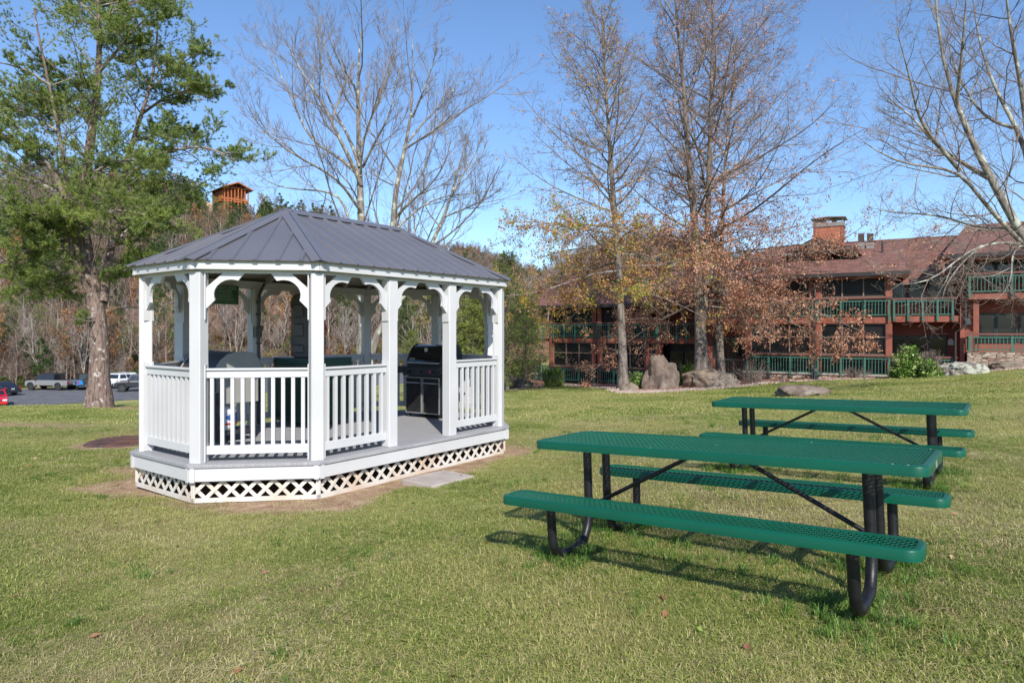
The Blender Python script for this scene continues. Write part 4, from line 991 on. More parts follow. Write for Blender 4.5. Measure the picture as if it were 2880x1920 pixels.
# --- the pine at the left
M_pineN = leafmat("pine_needles", [(.06, .10, .03), (.14, .20, .045), (.24, .31, .065), (.33, .38, .10)], .9, transl=.25)
M_cone = mat("pine_cones", (.10, .055, .04), .8, (.07, .04, .03), 5)
def pine():
    d = 24.; rg = np.random.default_rng(61)
    Lm = [
     ([(278, 1150, 0), (280, 1040, 0), (283, 920, 0), (276, 850, 0), (262, 790, 0), (240, 720, .0), (222, 640, 0), (236, 540, -.1), (250, 430, -.2), (262, 330, -.3), (280, 250, -.3), (282, 120, -.4), (275, -20, -.4), (272, -130, -.4)], 0.33, .04),
     ([(272, 860, 0), (250, 815, -.3), (215, 760, -.6), (195, 700, -.8), (188, 600, -1.0), (188, 470, -1.2), (165, 370, -1.4), (140, 240, -1.7), (110, 120, -2), (95, 20, -2.2)], .12, .022),
     ([(290, 850, 0), (296, 780, .4), (312, 700, .8), (338, 560, 1.1), (356, 470, 1.3), (370, 400, 1.5), (398, 320, 1.8), (425, 250, 2), (440, 150, 2.2), (445, 40, 2.4)], .16, .025),
     # limbs
     ([(188, 560, -1.1), (135, 455, -1.6), (60, 405, -2.2), (0, 375, -2.6), (-80, 330, -3)], .11, .03),
     ([(230, 600, 0), (150, 530, .8), (60, 500, 1.4), (-20, 480, 2), (-110, 470, 2.6)], .09, .02),
     ([(225, 660, 0), (150, 690, -1), (80, 700, -1.8), (0, 740, -2.5), (-90, 760, -3)], .07, .02),
     ([(222, 690, 0), (170, 640, -1.4), (110, 600, -2.2), (20, 590, -3)], .06, .015),
     ([(300, 760, .4), (345, 735, .2), (400, 726, 0), (470, 728, -.3)], .05, .015),
     ([(296, 700, .4), (340, 685, .7), (400, 676, 1), (450, 668, 1.3)], .045, .014),
     ([(304, 800, .3), (322, 770, -.4), (335, 740, -.8), (372, 760, -1.2)], .035, .01),
     ([(345, 520, 1.1), (420, 440, .6), (500, 420, .2), (580, 410, -.2), (640, 440, -.5), (668, 455, -.6)], .07, .015),
     ([(366, 400, 1.5), (440, 380, 2.2), (520, 360, 2.8), (600, 380, 3.2)], .06, .012),
     ([(400, 320, 1.8), (470, 270, 1.2), (540, 250, .8), (620, 240, .3)], .055, .012),
     ([(425, 250, 2), (480, 200, 2.5), (540, 160, 2.8), (590, 120, 3.1)], .05, .012),
     ([(264, 300, -.3), (200, 230, -1), (150, 190, -1.6), (80, 110, -2.2)], .06, .012),
     ([(282, 200, -.3), (340, 130, -1), (400, 60, -1.6), (450, 20, -2)], .06, .012),
     ([(258, 360, -.3), (215, 300, .6), (170, 300, 1.2), (90, 270, 2)], .06, .012),
     ([(277, 60, -.4), (230, 10, .4), (170, -30, 1), (100, -60, 1.6)], .05, .012),
     ([(280, 60, -.4), (340, 20, .6), (410, 0, 1.2), (470, 20, 1.8)], .05, .012),
     ([(240, 500, 0), (290, 470, -1.2), (340, 450, -2), (400, 450, -2.6), (455, 480, -3)], .06, .012),
     ([(222, 640, 0), (270, 600, -1.4), (330, 590, -2.2), (400, 600, -2.8), (470, 620, -3.2)], .06, .012),
     ([(190, 520, -1.1), (150, 600, -1.6), (90, 640, -2.2), (10, 650, -2.8)], .06, .012),
     ([(140, 240, -1.7), (80, 200, -2.2), (20, 180, -2.6), (-50, 170, -3)], .05, .012),
     ([(165, 370, -1.4), (100, 330, -.6), (40, 300, 0), (-40, 290, .6)], .05, .012),
     ([(240, 700, 0), (190, 760, .8), (140, 800, 1.3), (60, 830, 1.8)], .05, .012),
     ([(283, 900, 0), (240, 905, -.7), (200, 890, -1.2), (160, 880, -1.6)], .03, .010),
     ([(283, 960, 0), (245, 940, -.8), (225, 945, -1.1)], .02, .008),
     ([(338, 560, 1.1), (400, 530, 1.6), (470, 540, 2), (560, 560, 2.4)], .05, .012),
     ([(312, 700, .8), (360, 640, 1.5), (420, 620, 2.2), (500, 640, 2.8)], .05, .012),
     ([(425, 250, 2), (380, 180, 2.6), (350, 100, 3), (330, 30, 3.4)], .05, .012),
    ]
    L = manual(Lm, d, 0, 16); b0 = L[0][0][0]; root = np.array([b0[0], b0[1], g1(b0[0], b0[1]) - .12])
    t = thing("pine_tree", "large evergreen pine with a thick flaking trunk between parking lot and gazebo", "tree", tuple(root))
    L[0][1][:] *= (1 + .55 * np.exp(-np.linspace(0, 16, 16) * 1.6))
    tm = TM()
    for k, (Q, r) in enumerate(L[:3]): tm.tub((Q - root)[None], r[None], 18)
    o = tm.build("trunk", B_pine, t)
    P = np.array([Q - root for Q, r in L]); Rr = np.array([r for Q, r in L]); lim = TM(); lim.tub(P[3:], Rr[3:], 8)
    a, ra = sprout(P, Rr, 21, (.2, 1), (45, 85), .28, .35, 7, .45, .16, .11, rg, minl=.5, rlim=.03, flat=.75)
    low = a[:, 0, 2] > 3.0 - .0; a, ra = a[low], ra[low]; lim.tub(a, np.maximum(ra, .006), 4)
    b, rb = sprout(a, ra, 12, (.12, 1), (35, 65), .42, .4, 5, .5, .18, .10, rg, minl=.18, rlim=.01, flat=.8); lim.tub(b, np.maximum(rb, .004), 3)
    c, rc = sprout(b, rb, 3, (.3, 1), (25, 55), .5, .3, 3, .6, .4, .10, rg, minl=.08, rlim=.006)
    lim.build("limbs", B_twig, t)
    tw = np.concatenate([b[:, 1:].reshape(-1, 3), c[:, 1:].reshape(-1, 3)]); dr = np.concatenate([np.diff(b, axis=1).reshape(-1, 3), np.diff(c, axis=1).reshape(-1, 3)])
    W = tw + root; keep = (vnoise(W[:, 0] * 1. + W[:, 1] * .6, W[:, 2] * 1.3, .75, 5) > -.48) & (rg.uniform(0, 1, len(tw)) < .82)
    V, f = needles(tw[keep], norm(dr[keep]) + np.array([0, 0, .25]), .115, 15, .0068, rg)
    mesh_np("foliage", V, [f], M_pineN, t)
    k2 = rg.uniform(0, 1, len(tw)) < .045; V, f = leaves(tw[k2], .06, rg, .3, 2, .02); mesh_np("cones", V, [f], M_cone, t)
    return t
pine()
# --- feathery evergreens right of the gazebo
M_cedar = leafmat("cedar_foliage", [(.08, .12, .025), (.17, .225, .04), (.28, .33, .07), (.36, .38, .13)], .8, transl=.3)
def cedar(label, px, d, top_py, wid, seed, dens=1.):
    rg = np.random.default_rng(seed); x = (px - 1440) / F * d; root = np.array([x, d, g1(x, d) - .1]); H = CZ - (top_py - HZ) / F * d - root[2]
    t = thing("cedar_tree", label, "tree", tuple(root)); K = 16
    Q = np.zeros((1, K, 3)); Q[0, :, 2] = np.linspace(0, H, K); Q[0, :, 0] = np.cumsum(rg.normal(0, .03, K)); R0 = np.linspace(.16, .012, K)[None]
    tm = TM(); tm.tub(Q, R0, 8); tm.build("trunk", B_oak, t)
    n = int(95 * dens); h = np.sort(rg.uniform(.08, .985, n)); az = np.arange(n) * 2.399; L = wid * (1 - h) ** .75 * rg.uniform(.55, 1.15, n) + .25
    dirv = np.stack([np.cos(az), np.sin(az), rg.uniform(-.05, .45, n)], -1); dirv = norm(dirv); P = np.empty((n, 7, 3)); P[:, 0] = np.stack([np.interp(h, np.linspace(0, 1, K), Q[0, :, 0]), 0 * h, h * H], -1)
    for k in range(1, 7): dirv = norm(dirv + np.array([0, 0, .03]) + rg.normal(0, .10, (n, 3))); P[:, k] = P[:, k - 1] + dirv * (L / 6)[:, None]
    lim = TM(); RR = np.linspace(.022, .006, 7)[None].repeat(n, 0); lim.tub(P, RR, 4)
    a, ra = sprout(P, RR, 10, (.15, 1), (35, 70), .36, .3, 5, .5, -.05, .14, rg, minl=.15, flat=.3); lim.tub(a, np.maximum(ra, .004), 3)
    b, rb = sprout(a, ra, 6, (.1, 1), (30, 60), .42, .3, 3, .5, -.1, .14, rg, minl=.06)
    lim.build("limbs", B_twig, t)
    tw = np.concatenate([a[:, 1:].reshape(-1, 3), b[:, 1:].reshape(-1, 3)]); dr = np.concatenate([np.diff(a, axis=1).reshape(-1, 3), np.diff(b, axis=1).reshape(-1, 3)])
    kk = rg.uniform(0, 1, len(tw)) < .55 * dens; V, f = needles(tw[kk], norm(dr[kk]), .11, 6, .011, rg, cone=.8); mesh_np("foliage", V, [f], M_cedar, t)
cedar("tall loose yellow green cedar at the corner of the lodge, right of the gazebo", 1425, 38., 700, 3.0, 71, .9)
cedar("dense green cedar seen through the right hand arch of the gazebo", 1335, 36., 815, 2.1, 72, 1.1)
cedar("short cedar leaning close to the lodge's left end", 1478, 44., 800, 2.2, 73, .7)

for (lab, px, d, top, w, sd_) in (("dark green evergreen above the tail of the old brown pickup", 110, 89, 850, 3.2, 81), ("bushy evergreen left of the pine trunk behind the grey pickup", 168, 87, 905, 3.0, 82), ("tall evergreen at the left edge above the dark blue saloon", 22, 92, 800, 3.4, 83),
    ("slim tall evergreen filling the leftmost gazebo arch", 508, 98, 815, 2.6, 84), ("low green evergreen behind the gazebo just left of the black grill", 1160, 112, 925, 3.6, 85), ("evergreen showing between the pine trunk and the gazebo post", 372, 93, 900, 2.6, 86)):
    cedar(lab, px, d, top, w, sd_, 1.1)

# ================================================================ WOODED HILLSIDE
protoC = bpy.data.collections.new("wood_kinds")   # never linked: the wood instances these
def proto_bare(i, seed, H, m, tw=9, spread=.32, leaf=None, lean=0.):
    rg = np.random.default_rng(seed); K = 9; Q = np.zeros((1, K, 3)); Q[0, :, 2] = np.linspace(0, H, K); Q[0, :, :2] = np.cumsum(rg.normal(0, .012 * H, (K, 2)), 0)
    tm = TM(); R0 = np.linspace(.017 * H, .003 * H, K)[None]; tm.tub(Q, R0, 5)
    a, ra = sprout(Q, R0, 16, (.28, 1), (25, 55), spread, .35, 5, .45, .45, .10, rg); tm.tub(a, np.maximum(ra, .02), 3)
    b, rb = sprout(a, ra, tw, (.15, 1), (22, 50), .42, .35, 4, .55, .35, .12, rg); tm.tub(b, np.maximum(rb, .011), 3)
    c, rc = sprout(b, rb, 3, (.2, 1), (20, 45), .5, .3, 3, .6, .25, .12, rg); tm.tub(c, np.maximum(rc, .008), 3)
    o = tm.build("wood_bare_%d" % i, m, link=False)
    if leaf is not None:
        pts = np.vstack([b[:, 1:].reshape(-1, 3), c[:, 1:].reshape(-1, 3)]); k = rg.uniform(0, 1, len(pts)) < .8; V, q = leaves(pts[k], .30, rg, .2, 1, .1)
        nv = len(o.data.vertices); import_v = np.empty(nv * 3, np.float32); o.data.vertices.foreach_get("co", import_v)
        o2 = mesh_np("wood_leafy_%d" % i, np.vstack([import_v.reshape(-1, 3), V]), [np.vstack(tm.F), q + nv], [m, leaf], midx=np.concatenate([np.zeros(len(np.vstack(tm.F)), int), np.ones(len(q), int)]), link=False); o = o2
    protoC.objects.link(o); return o
def proto_ever(i, seed, H, W_, m, nl=60):
    rg = np.random.default_rng(seed); tm = TM(); Q = np.zeros((1, 6, 3)); Q[0, :, 2] = np.linspace(0, H, 6); tm.tub(Q, np.linspace(.12, .02, 6)[None], 4)
    h = rg.uniform(.12, .99, nl); az = np.arange(nl) * 2.399; L = W_ * (1 - h) ** .7 * rg.uniform(.6, 1.1, nl) + .3; P = np.empty((nl, 4, 3)); P[:, 0] = np.stack([0 * h, 0 * h, h * H], -1); dv = norm(np.stack([np.cos(az), np.sin(az), rg.uniform(-.1, .35, nl)], -1))
    for k in range(1, 4): P[:, k] = P[:, k - 1] + dv * (L / 3)[:, None]
    a, ra = sprout(P, np.full((nl, 4), .03), 9, (.15, 1), (30, 65), .4, .3, 3, .5, 0, .12, rg)
    pts = np.vstack([a[:, 1:].reshape(-1, 3), P[:, 1:].reshape(-1, 3)]); dr = np.vstack([np.diff(a, axis=1).reshape(-1, 3), np.diff(P, axis=1).reshape(-1, 3)])
    V, f = needles(pts, norm(dr), .36, 5, .05, rg, cone=1.)
    nf = np.vstack(tm.F); V0 = np.vstack(tm.V); o = mesh_np("wood_evergreen_%d" % i, np.vstack([V0, V]), [nf, f + len(V0)], [B_twig, m], midx=np.concatenate([np.zeros(len(nf), int), np.ones(len(f), int)]), link=False)
    protoC.objects.link(o)
B_w1 = bark("grey_wood_bark", (.19, .145, .12), (.31, .25, .215), (.42, .37, .33), 1.2, mottle=.45)
B_w2 = bark("brown_wood_bark", (.15, .10, .08), (.24, .175, .145), (.29, .24, .20), 1.2, mottle=.4)
M_lo = leafmat("wood_orange_leaves", [(.20, .085, .035), (.34, .16, .06), (.40, .24, .08)], .1, transl=.3)
M_ly = leafmat("wood_yellow_leaves", [(.16, .17, .04), (.26, .24, .06), (.34, .24, .08)], .1, transl=.3)
M_ev = leafmat("wood_evergreen_needles", [(.03, .06, .022), (.065, .11, .03), (.11, .155, .04)], .15, transl=.2)
M_ev2 = leafmat("wood_light_evergreen", [(.09, .13, .03), (.14, .18, .045), (.20, .22, .07)], .15, transl=.25)
proto_bare(0, 1, 12., B_w1); proto_bare(1, 2, 14., B_w2, spread=.27); proto_bare(2, 3, 11., B_w1, spread=.36); proto_bare(3, 4, 13., B_w2, tw=11)
proto_bare(4, 5, 11., B_w2, leaf=M_lo); proto_bare(5, 6, 10., B_w1, leaf=M_ly)
proto_ever(6, 7, 13., 3.4, M_ev); proto_ever(7, 8, 11., 3.0, M_ev, 70); proto_ever(8, 9, 6., 2.6, M_ev2, 50)
# order in the collection follows names: bare_0..3, evergreen_6..8, leafy_4..5
order = sorted([o.name for o in protoC.objects])
KIND = {'b': [order.index(n) for n in order if 'bare' in n], 'e': [order.index(n) for n in order if 'evergreen' in n], 'l': [order.index(n) for n in order if 'leafy' in n]}
def scatter_gn(name, coll, P, rot, scl, idx):
    me = bpy.data.meshes.new(name); me.vertices.add(len(P)); me.vertices.foreach_set("co", np.asarray(P, np.float32).ravel())
    a = me.attributes.new("rot", 'FLOAT_VECTOR', 'POINT'); a.data.foreach_set("vector", np.asarray(rot, np.float32).ravel())
    a = me.attributes.new("scl", 'FLOAT_VECTOR', 'POINT'); a.data.foreach_set("vector", np.asarray(scl, np.float32).ravel())
    a = me.attributes.new("idx", 'INT', 'POINT'); a.data.foreach_set("value", np.asarray(idx, np.int32)); me.update()
    o = bpy.data.objects.new(name, me); COL.objects.link(o)
    ng = bpy.data.node_groups.new(name + "_nodes", 'GeometryNodeTree'); ng.interface.new_socket("Geometry", in_out='INPUT', socket_type='NodeSocketGeometry'); ng.interface.new_socket("Geometry", in_out='OUTPUT', socket_type='NodeSocketGeometry')
    gi = ng.nodes.new("NodeGroupInput"); go = ng.nodes.new("NodeGroupOutput"); ip = ng.nodes.new("GeometryNodeInstanceOnPoints"); ci = ng.nodes.new("GeometryNodeCollectionInfo")
    ci.inputs[0].default_value = coll; ci.inputs["Separate Children"].default_value = True; ci.inputs["Reset Children"].default_value = True
    ip.inputs["Pick Instance"].default_value = True
    def at(n, dt):
        x = ng.nodes.new("GeometryNodeInputNamedAttribute"); x.data_type = dt; x.inputs[0].default_value = n; return x.outputs[0]
    ng.links.new(gi.outputs[0], ip.inputs["Points"]); ng.links.new(ci.outputs[0], ip.inputs["Instance"]); ng.links.new(at("idx", 'INT'), ip.inputs["Instance Index"])
    er = ng.nodes.new("FunctionNodeEulerToRotation"); ng.links.new(at("rot", 'FLOAT_VECTOR'), er.inputs[0]); ng.links.new(er.outputs[0], ip.inputs["Rotation"])
    ng.links.new(at("scl", 'FLOAT_VECTOR'), ip.inputs["Scale"]); ng.links.new(ip.outputs[0], go.inputs[0])
    md = o.modifiers.new("scatter", 'NODES'); md.node_group = ng; return o
def wood():
    rg = np.random.default_rng(91); pts = []
    n = 60000; px = rg.uniform(-350, 2300, n); D = 76 + 260 * rg.uniform(0, 1, n) ** 1.15; Xw = (px - 1440) / F * D
    s = lotd(Xw, D); h, t = hillz(Xw, D)
    vis = (s > LOTW + 1.5) & (t < 1.12) & (D > 74)
    vis &= ~((px > 1380) & (D < 150))
    hid = (px > 1500) & (t < .35); vis &= ~hid
    # keep the cabin clearing
    vis &= ~((px > 585) & (px < 722) & (t > .84)); vis &= ~((px > 565) & (px < 600) & (t > .74) & (t < .97))
    Xw, D, px, t = Xw[vis], D[vis], px[vis], t[vis]
    # thin to a spacing
    cell = {}; keep = []
    for i in range(len(Xw)):
        sp = 2.6 if D[i] < 115 else 3.4
        key = (int(Xw[i] / sp), int(D[i] / sp))
        if key in cell: continue
        cell[key] = 1; keep.append(i)
    keep = np.array(keep); Xw, D, px, t = Xw[keep], D[keep], px[keep], t[keep]
    Zw = ground(Xw, D) - .2; u = rg.uniform(0, 1, len(Xw))
    evn = vnoise(Xw, D, 26., 15) + .25 * vnoise(Xw, D, 9., 16); pe = np.clip(.24 + .9 * (evn > .25) * .55 + .7 * sstep(px, 330, 450) * (1 - sstep(px, 800, 950)) * (t > .42), 0, .88)
    idx = np.where(u < pe, rg.choice(KIND['e'] + [KIND['e'][2]], len(u)), np.where(u < pe + .10, rg.choice(KIND['l'], len(u)), rg.choice(KIND['b'], len(u))))
    sc = rg.uniform(.65, 1.12, len(u)); sc *= np.where(D < 108, .78, 1.0); sc *= np.where((px > 570) & (px < 735) & (t > .38), .68, 1.)
    rot = np.stack([rg.normal(0, .04, len(u)), rg.normal(0, .04, len(u)), rg.uniform(0, 6.28, len(u))], -1)
    o = scatter_gn("woodland", protoC, np.stack([Xw, D, Zw], -1), rot, np.stack([sc, sc, sc], -1), idx); tag(o, "mixed bare and evergreen wood covering the hillside behind the parking lot", "wood", kind='stuff')
    # brushy understorey along the foot of the hill
    n = 6000; px = rg.uniform(-350, 1500, n); a = rg.uniform(LOTW + .5, LOTW + 14, n); al = rg.uniform(-50, 70, n); Xb = N1[0] + al * ND[0] + a * NN[0]; Yb = N1[1] + al * ND[1] + a * NN[1]
    m_ = Yb > 60; Xb, Yb = Xb[m_][:1500], Yb[m_][:1500]; u = rg.uniform(0, 1, len(Xb)); idx = np.where(u < .24, KIND['e'][2], np.where(u < .42, rg.choice(KIND['l'], len(u)), rg.choice(KIND['b'], len(u)))); sc = rg.uniform(.16, .34, len(u))
    rot = np.stack([rg.normal(0, .1, len(u)), rg.normal(0, .1, len(u)), rg.uniform(0, 6.28, len(u))], -1)
    o = scatter_gn("undergrowth", protoC, np.stack([Xb, Yb, ground(Xb, Yb) - .1], -1), rot, np.stack([sc * 1.6, sc * 1.6, sc], -1), idx); tag(o, "tangled brush and saplings at the foot of the wooded hill", "undergrowth", kind='stuff')
    # crowns on the far ridge
    n = 2600; px = rg.uniform(1000, 1700, n); dd = rg.uniform(560, 900, n); el = (HZ - np.interp(px, [a for a, b in FARSIL], [b for a, b in FARSIL])) / F
    top = el * 900 + CZ; tt = 1 - (900 - dd) / 380; zz = -6 + (top + 6) * tt ** .8 - 2; Xf = (px - 1440) / F * dd
    u = rg.uniform(0, 1, n); idx = np.where(u < .2, rg.choice(KIND['e'], n), np.where(u < .45, rg.choice(KIND['l'], n), rg.choice(KIND['b'], n))); sc = rg.uniform(.8, 1.2, n)
    o = scatter_gn("distant_wood", protoC, np.stack([Xf, dd, zz], -1), np.stack([0 * u, 0 * u, u * 40], -1), np.stack([sc * 1.5, sc * 1.5, sc], -1), idx); tag(o, "far hazy wooded ridge seen beyond the right of the gazebo", "wood", kind='stuff')
wood()
# single trees that stand out at the edge of the wood
def edge_tree(px, d, H, seed, k, lab):
    rg = np.random.default_rng(seed); x = (px - 1440) / F * d; z = g1(x, d)
    t = thing("edge_tree", lab, "tree", (x, d, z - .1), 0, "pale bare trees at the edge of the wood")
    tm = TM(); K = 10; Q = np.zeros((1, K, 3)); Q[0, :, 2] = np.linspace(0, H * .8, K); Q[0, :, :2] = np.cumsum(rg.normal(0, .02 * H, (K, 2)), 0); R0 = np.linspace(.013 * H, .004 * H, K)[None]
    st, rs_ = Q, R0
    if k: q2, r2_ = sprout(Q, R0, 2, (.15, .4), (14, 28), .75, .2, K, .75, .3, .05, rg); st = np.concatenate([Q, q2]); rs_ = np.concatenate([R0, r2_])
    tm.tub(st, rs_, 6); tm.build("trunk", B_pale, t)
    cr = TM(); a, ra = sprout(st, rs_, 13, (.3, 1), (25, 50), .34, .35, 6, .5, .45, .1, rg); cr.tub(a, np.maximum(ra, .016), 3)
    b, rb = sprout(a, ra, 8, (.15, 1), (22, 50), .42, .35, 4, .55, .35, .12, rg); cr.tub(b, np.maximum(rb, .009), 3)
    c, rc = sprout(b, rb, 4, (.2, 1), (20, 45), .5, .3, 3, .6, .25, .12, rg); cr.tub(c, np.maximum(rc, .006), 3); cr.build("crown", B_w1, t)
    return t
for j, (px, d, H, k, lab) in enumerate([
    (243, 82, 9.5, 1, "forked pale bare tree behind the blue off-roader"), (196, 84, 8, 0, "thin pale bare tree behind the tail of the grey pickup"),
    (360, 88, 11, 0, "slim white stemmed tree behind the white car, left of the gazebo"), (120, 86, 9, 1, "forked bare tree behind the cab of the grey pickup"),
    (802, 104, 13, 0, "straight pale tree between the upright panel and the conduit post"), (775, 103, 9, 1, "bushy bare tree low behind the gazebo conduit post"),
    (968, 106, 11, 1, "many stemmed bare tree filling the third gazebo arch"), (1165, 112, 12, 0, "pale slender tree over the black grill in the wood"),
    (1005, 108, 9, 0, "thin bare tree close beside the leaning tree in the gazebo arch"), (470, 95, 11, 0, "bare tree in the narrow leftmost gazebo arch"),
    (620, 100, 12, 1, "forked bare tree below the green rules sign"), (672, 101, 11, 0, "pale straight tree just right of the green rules sign"),
    (30, 85, 10, 1, "leaning bare tree above the dark car at the left edge"), (1210, 110, 10, 1, "forked bare tree behind the grill's lid")]):
    edge_tree(px, d, H, 300 + j, k, lab)

# ================================================================ LODGE
def siding(name, col, col2, lap=.19, rough=.75):
    m = mat(name, col, rough, col2, 1.6, coord='Object'); nt = m.node_tree; b = nt.nodes["Principled BSDF"]
    tc = nt.nodes.new("ShaderNodeTexCoord"); sx_ = nt.nodes.new("ShaderNodeSeparateXYZ"); nt.links.new(tc.outputs["Object"], sx_.inputs[0])
    d = nt.nodes.new("ShaderNodeMath"); d.operation = 'DIVIDE'; d.inputs[1].default_value = lap; nt.links.new(sx_.outputs[2], d.inputs[0])
    f = nt.nodes.new("ShaderNodeMath"); f.operation = 'FRACT'; nt.links.new(d.outputs[0], f.inputs[0])
    bp = nt.nodes.new("ShaderNodeBump"); bp.inputs["Strength"].default_value = 1.; bp.inputs["Distance"].default_value = .035; bp.invert = True
    nt.links.new(f.outputs[0], bp.inputs["Height"]); nt.links.new(bp.outputs[0], b.inputs["Normal"]); return m
def shingle(name, col, col2):
    m = mat(name, col, .9, col2, 3, detail=8, coord='Object', stretch=(1, 1, 3)); nt = m.node_tree; b = nt.nodes["Principled BSDF"]
    br = nt.nodes.new("ShaderNodeTexBrick"); br.inputs["Scale"].default_value = 1.; br.inputs["Brick Width"].default_value = .34; br.inputs["Row Height"].default_value = .15; br.inputs["Mortar Size"].default_value = .008
    br.inputs["Color1"].default_value = (.8, .8, .8, 1); br.inputs["Color2"].default_value = (1.15, 1.15, 1.15, 1); br.inputs["Mortar"].default_value = (.55, .55, .55, 1)
    tc = nt.nodes.new("ShaderNodeTexCoord"); nt.links.new(tc.outputs["Object"], br.inputs["Vector"])
    old = b.inputs["Base Color"].links[0].from_socket; mx = nt.nodes.new("ShaderNodeMix"); mx.data_type = 'RGBA'; mx.blend_type = 'MULTIPLY'; mx.inputs[0].default_value = 1.
    nt.links.new(old, mx.inputs[6]); nt.links.new(br.outputs[0], mx.inputs[7]); nt.links.new(mx.outputs[2], b.inputs["Base Color"]); return m
def stonemat():
    m = mat("stacked_stone", (.30, .22, .16), .85, (.42, .34, .27), 4); nt = m.node_tree; b = nt.nodes["Principled BSDF"]
    v = nt.nodes.new("ShaderNodeTexVoronoi"); v.inputs["Scale"].default_value = 3.2; v.feature = 'F1'; tc = nt.nodes.new("ShaderNodeTexCoord"); mp = nt.nodes.new("ShaderNodeMapping"); mp.inputs["Scale"].default_value = (1, 1, 2.6)
    nt.links.new(tc.outputs["Object"], mp.inputs[0]); nt.links.new(mp.outputs[0], v.inputs["Vector"])
    v2 = nt.nodes.new("ShaderNodeTexVoronoi"); v2.inputs["Scale"].default_value = 3.2; v2.feature = 'DISTANCE_TO_EDGE'; nt.links.new(mp.outputs[0], v2.inputs["Vector"])
    cr = nt.nodes.new("ShaderNodeValToRGB"); cr.color_ramp.elements[0].color = (.20, .12, .085, 1); cr.color_ramp.elements[1].color = (.50, .42, .33, 1); sp = nt.nodes.new("ShaderNodeSeparateColor"); nt.links.new(v.outputs["Color"], sp.inputs[0]); nt.links.new(sp.outputs[0], cr.inputs[0])
    c2 = nt.nodes.new("ShaderNodeValToRGB"); c2.color_ramp.elements[0].color = (.12, .10, .09, 1); c2.color_ramp.elements[1].position = .07; nt.links.new(v2.outputs["Distance"], c2.inputs[0])
    mx = nt.nodes.new("ShaderNodeMix"); mx.data_type = 'RGBA'; mx.blend_type = 'MULTIPLY'; mx.inputs[0].default_value = 1.; nt.links.new(cr.outputs[0], mx.inputs[6]); nt.links.new(c2.outputs[0], mx.inputs[7]); nt.links.new(mx.outputs[2], b.inputs["Base Color"])
    bp = nt.nodes.new("ShaderNodeBump"); bp.inputs["Strength"].default_value = .8; bp.inputs["Distance"].default_value = .04; nt.links.new(c2.outputs[0], bp.inputs["Height"]); nt.links.new(bp.outputs[0], b.inputs["Normal"]); return m
M_side = siding("red_brown_siding", (.245, .066, .04), (.20, .053, .033)); M_wood = mat("red_brown_trim", (.29, .086, .052), .7, (.22, .066, .042), 3)
M_sill = mat("brown_rail_cap", (.16, .065, .05), .7); M_shin = shingle("red_shingles", (.215, .098, .075), (.13, .06, .048)); M_gut = mat("dark_gutter", (.035, .03, .03), .4)
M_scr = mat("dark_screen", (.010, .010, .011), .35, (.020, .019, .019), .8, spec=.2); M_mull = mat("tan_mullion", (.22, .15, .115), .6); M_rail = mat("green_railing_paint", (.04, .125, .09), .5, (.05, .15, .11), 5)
M_stone = stonemat(); M_wing = mat("dark_glass", (.010, .012, .013), .06, (.02, .022, .022), 1, spec=.45); M_winf = mat("dark_green_frame", (.012, .03, .028), .5); M_chim = siding("orange_brown_siding", (.33, .11, .06), (.27, .09, .05), .2); M_capm = mat("galvanised_cap", (.30, .27, .25), .5, metal=.4)
LA = R(-30.7); LO = np.array([13.2, 36.6]); LE = np.array([math.cos(LA), math.sin(LA)]); LB = np.array([-math.sin(LA), math.cos(LA)])
def tx(px, y=0.):
    u = (px - 1440) / F; return (u * (LO[1] + y * LB[1]) - LO[0] - y * LB[0]) / (LE[0] - u * LE[1])
def zat(px, py, y=0.):
    t = tx(px, y); return CZ - (py - HZ) / F * (LO[1] + t * LE[1] + y * LB[1])
LZ = -1.2
lodge = thing("lodge", "two storey red brown timber lodge with green balconies and red shingle roof", "building", (LO[0], LO[1], LZ), LA)
def lb(m, x0, x1, y0, y1, z0, z1): return m.bb(x0, x1, y0, y1, z0 - LZ, z1 - LZ)
def lpart(name, mt, parts, parent=None, bevel=0):
    m = MB()
    for p in parts: lb(m, *p)
    return m.build(name, mt, parent or lodge, bevel=bevel)
def screen_bay(x0, x1, y, z0, z1, cols, rows, nm="screened_window"):
    f = MB(); w = .06
    for k in range(cols + 1): x = x0 + (x1 - x0) * k / cols; lb(f, x - w / 2, x + w / 2, y - .04, y + .02, z0, z1)
    zs = [z0, z1] if rows == 1 else [z0, z0 + (z1 - z0) * .42 if rows == 0 else z0 + (z1 - z0) * .57, z1]
    for z in zs: lb(f, x0, x1, y - .036, y + .016, z - w / 2, z + w / 2)
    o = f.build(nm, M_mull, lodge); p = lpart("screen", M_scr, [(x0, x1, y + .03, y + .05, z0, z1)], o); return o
def balcony(x0, x1, y, z0, z1, nposts=4, y2=None):
    m = MB(); lb(m, x0, x1, y - .025, y + .025, z1 - .06, z1); lb(m, x0, x1, y - .025, y + .025, z0 + .06, z0 + .11)
    n = int((x1 - x0) / .14)
    for k in range(n): x = x0 + (k + .5) * (x1 - x0) / n; lb(m, x - .014, x + .014, y - .014, y + .014, z0 + .11, z1 - .06)
    if y2 is not None:
        lb(m, x0 - .0, x0 + .05, y + .03, y2, z1 - .06, z1); lb(m, x0, x0 + .05, y + .03, y2, z0 + .06, z0 + .11); k = y + .15
        while k < y2: lb(m, x0 + .005, x0 + .04, k - .02, k + .02, z0 + .11, z1 - .06); k += .14
    o = m.build("balcony_railing", M_rail, lodge)
    for k in range(nposts): x = x0 + .045 + (x1 - x0 - .09) * k / (nposts - 1); m = MB(); lb(m, x - .045, x + .045, y - .075, y - .028, z0 - .22, z1 + .03); m.build("railing_post", M_rail, o)
    return o
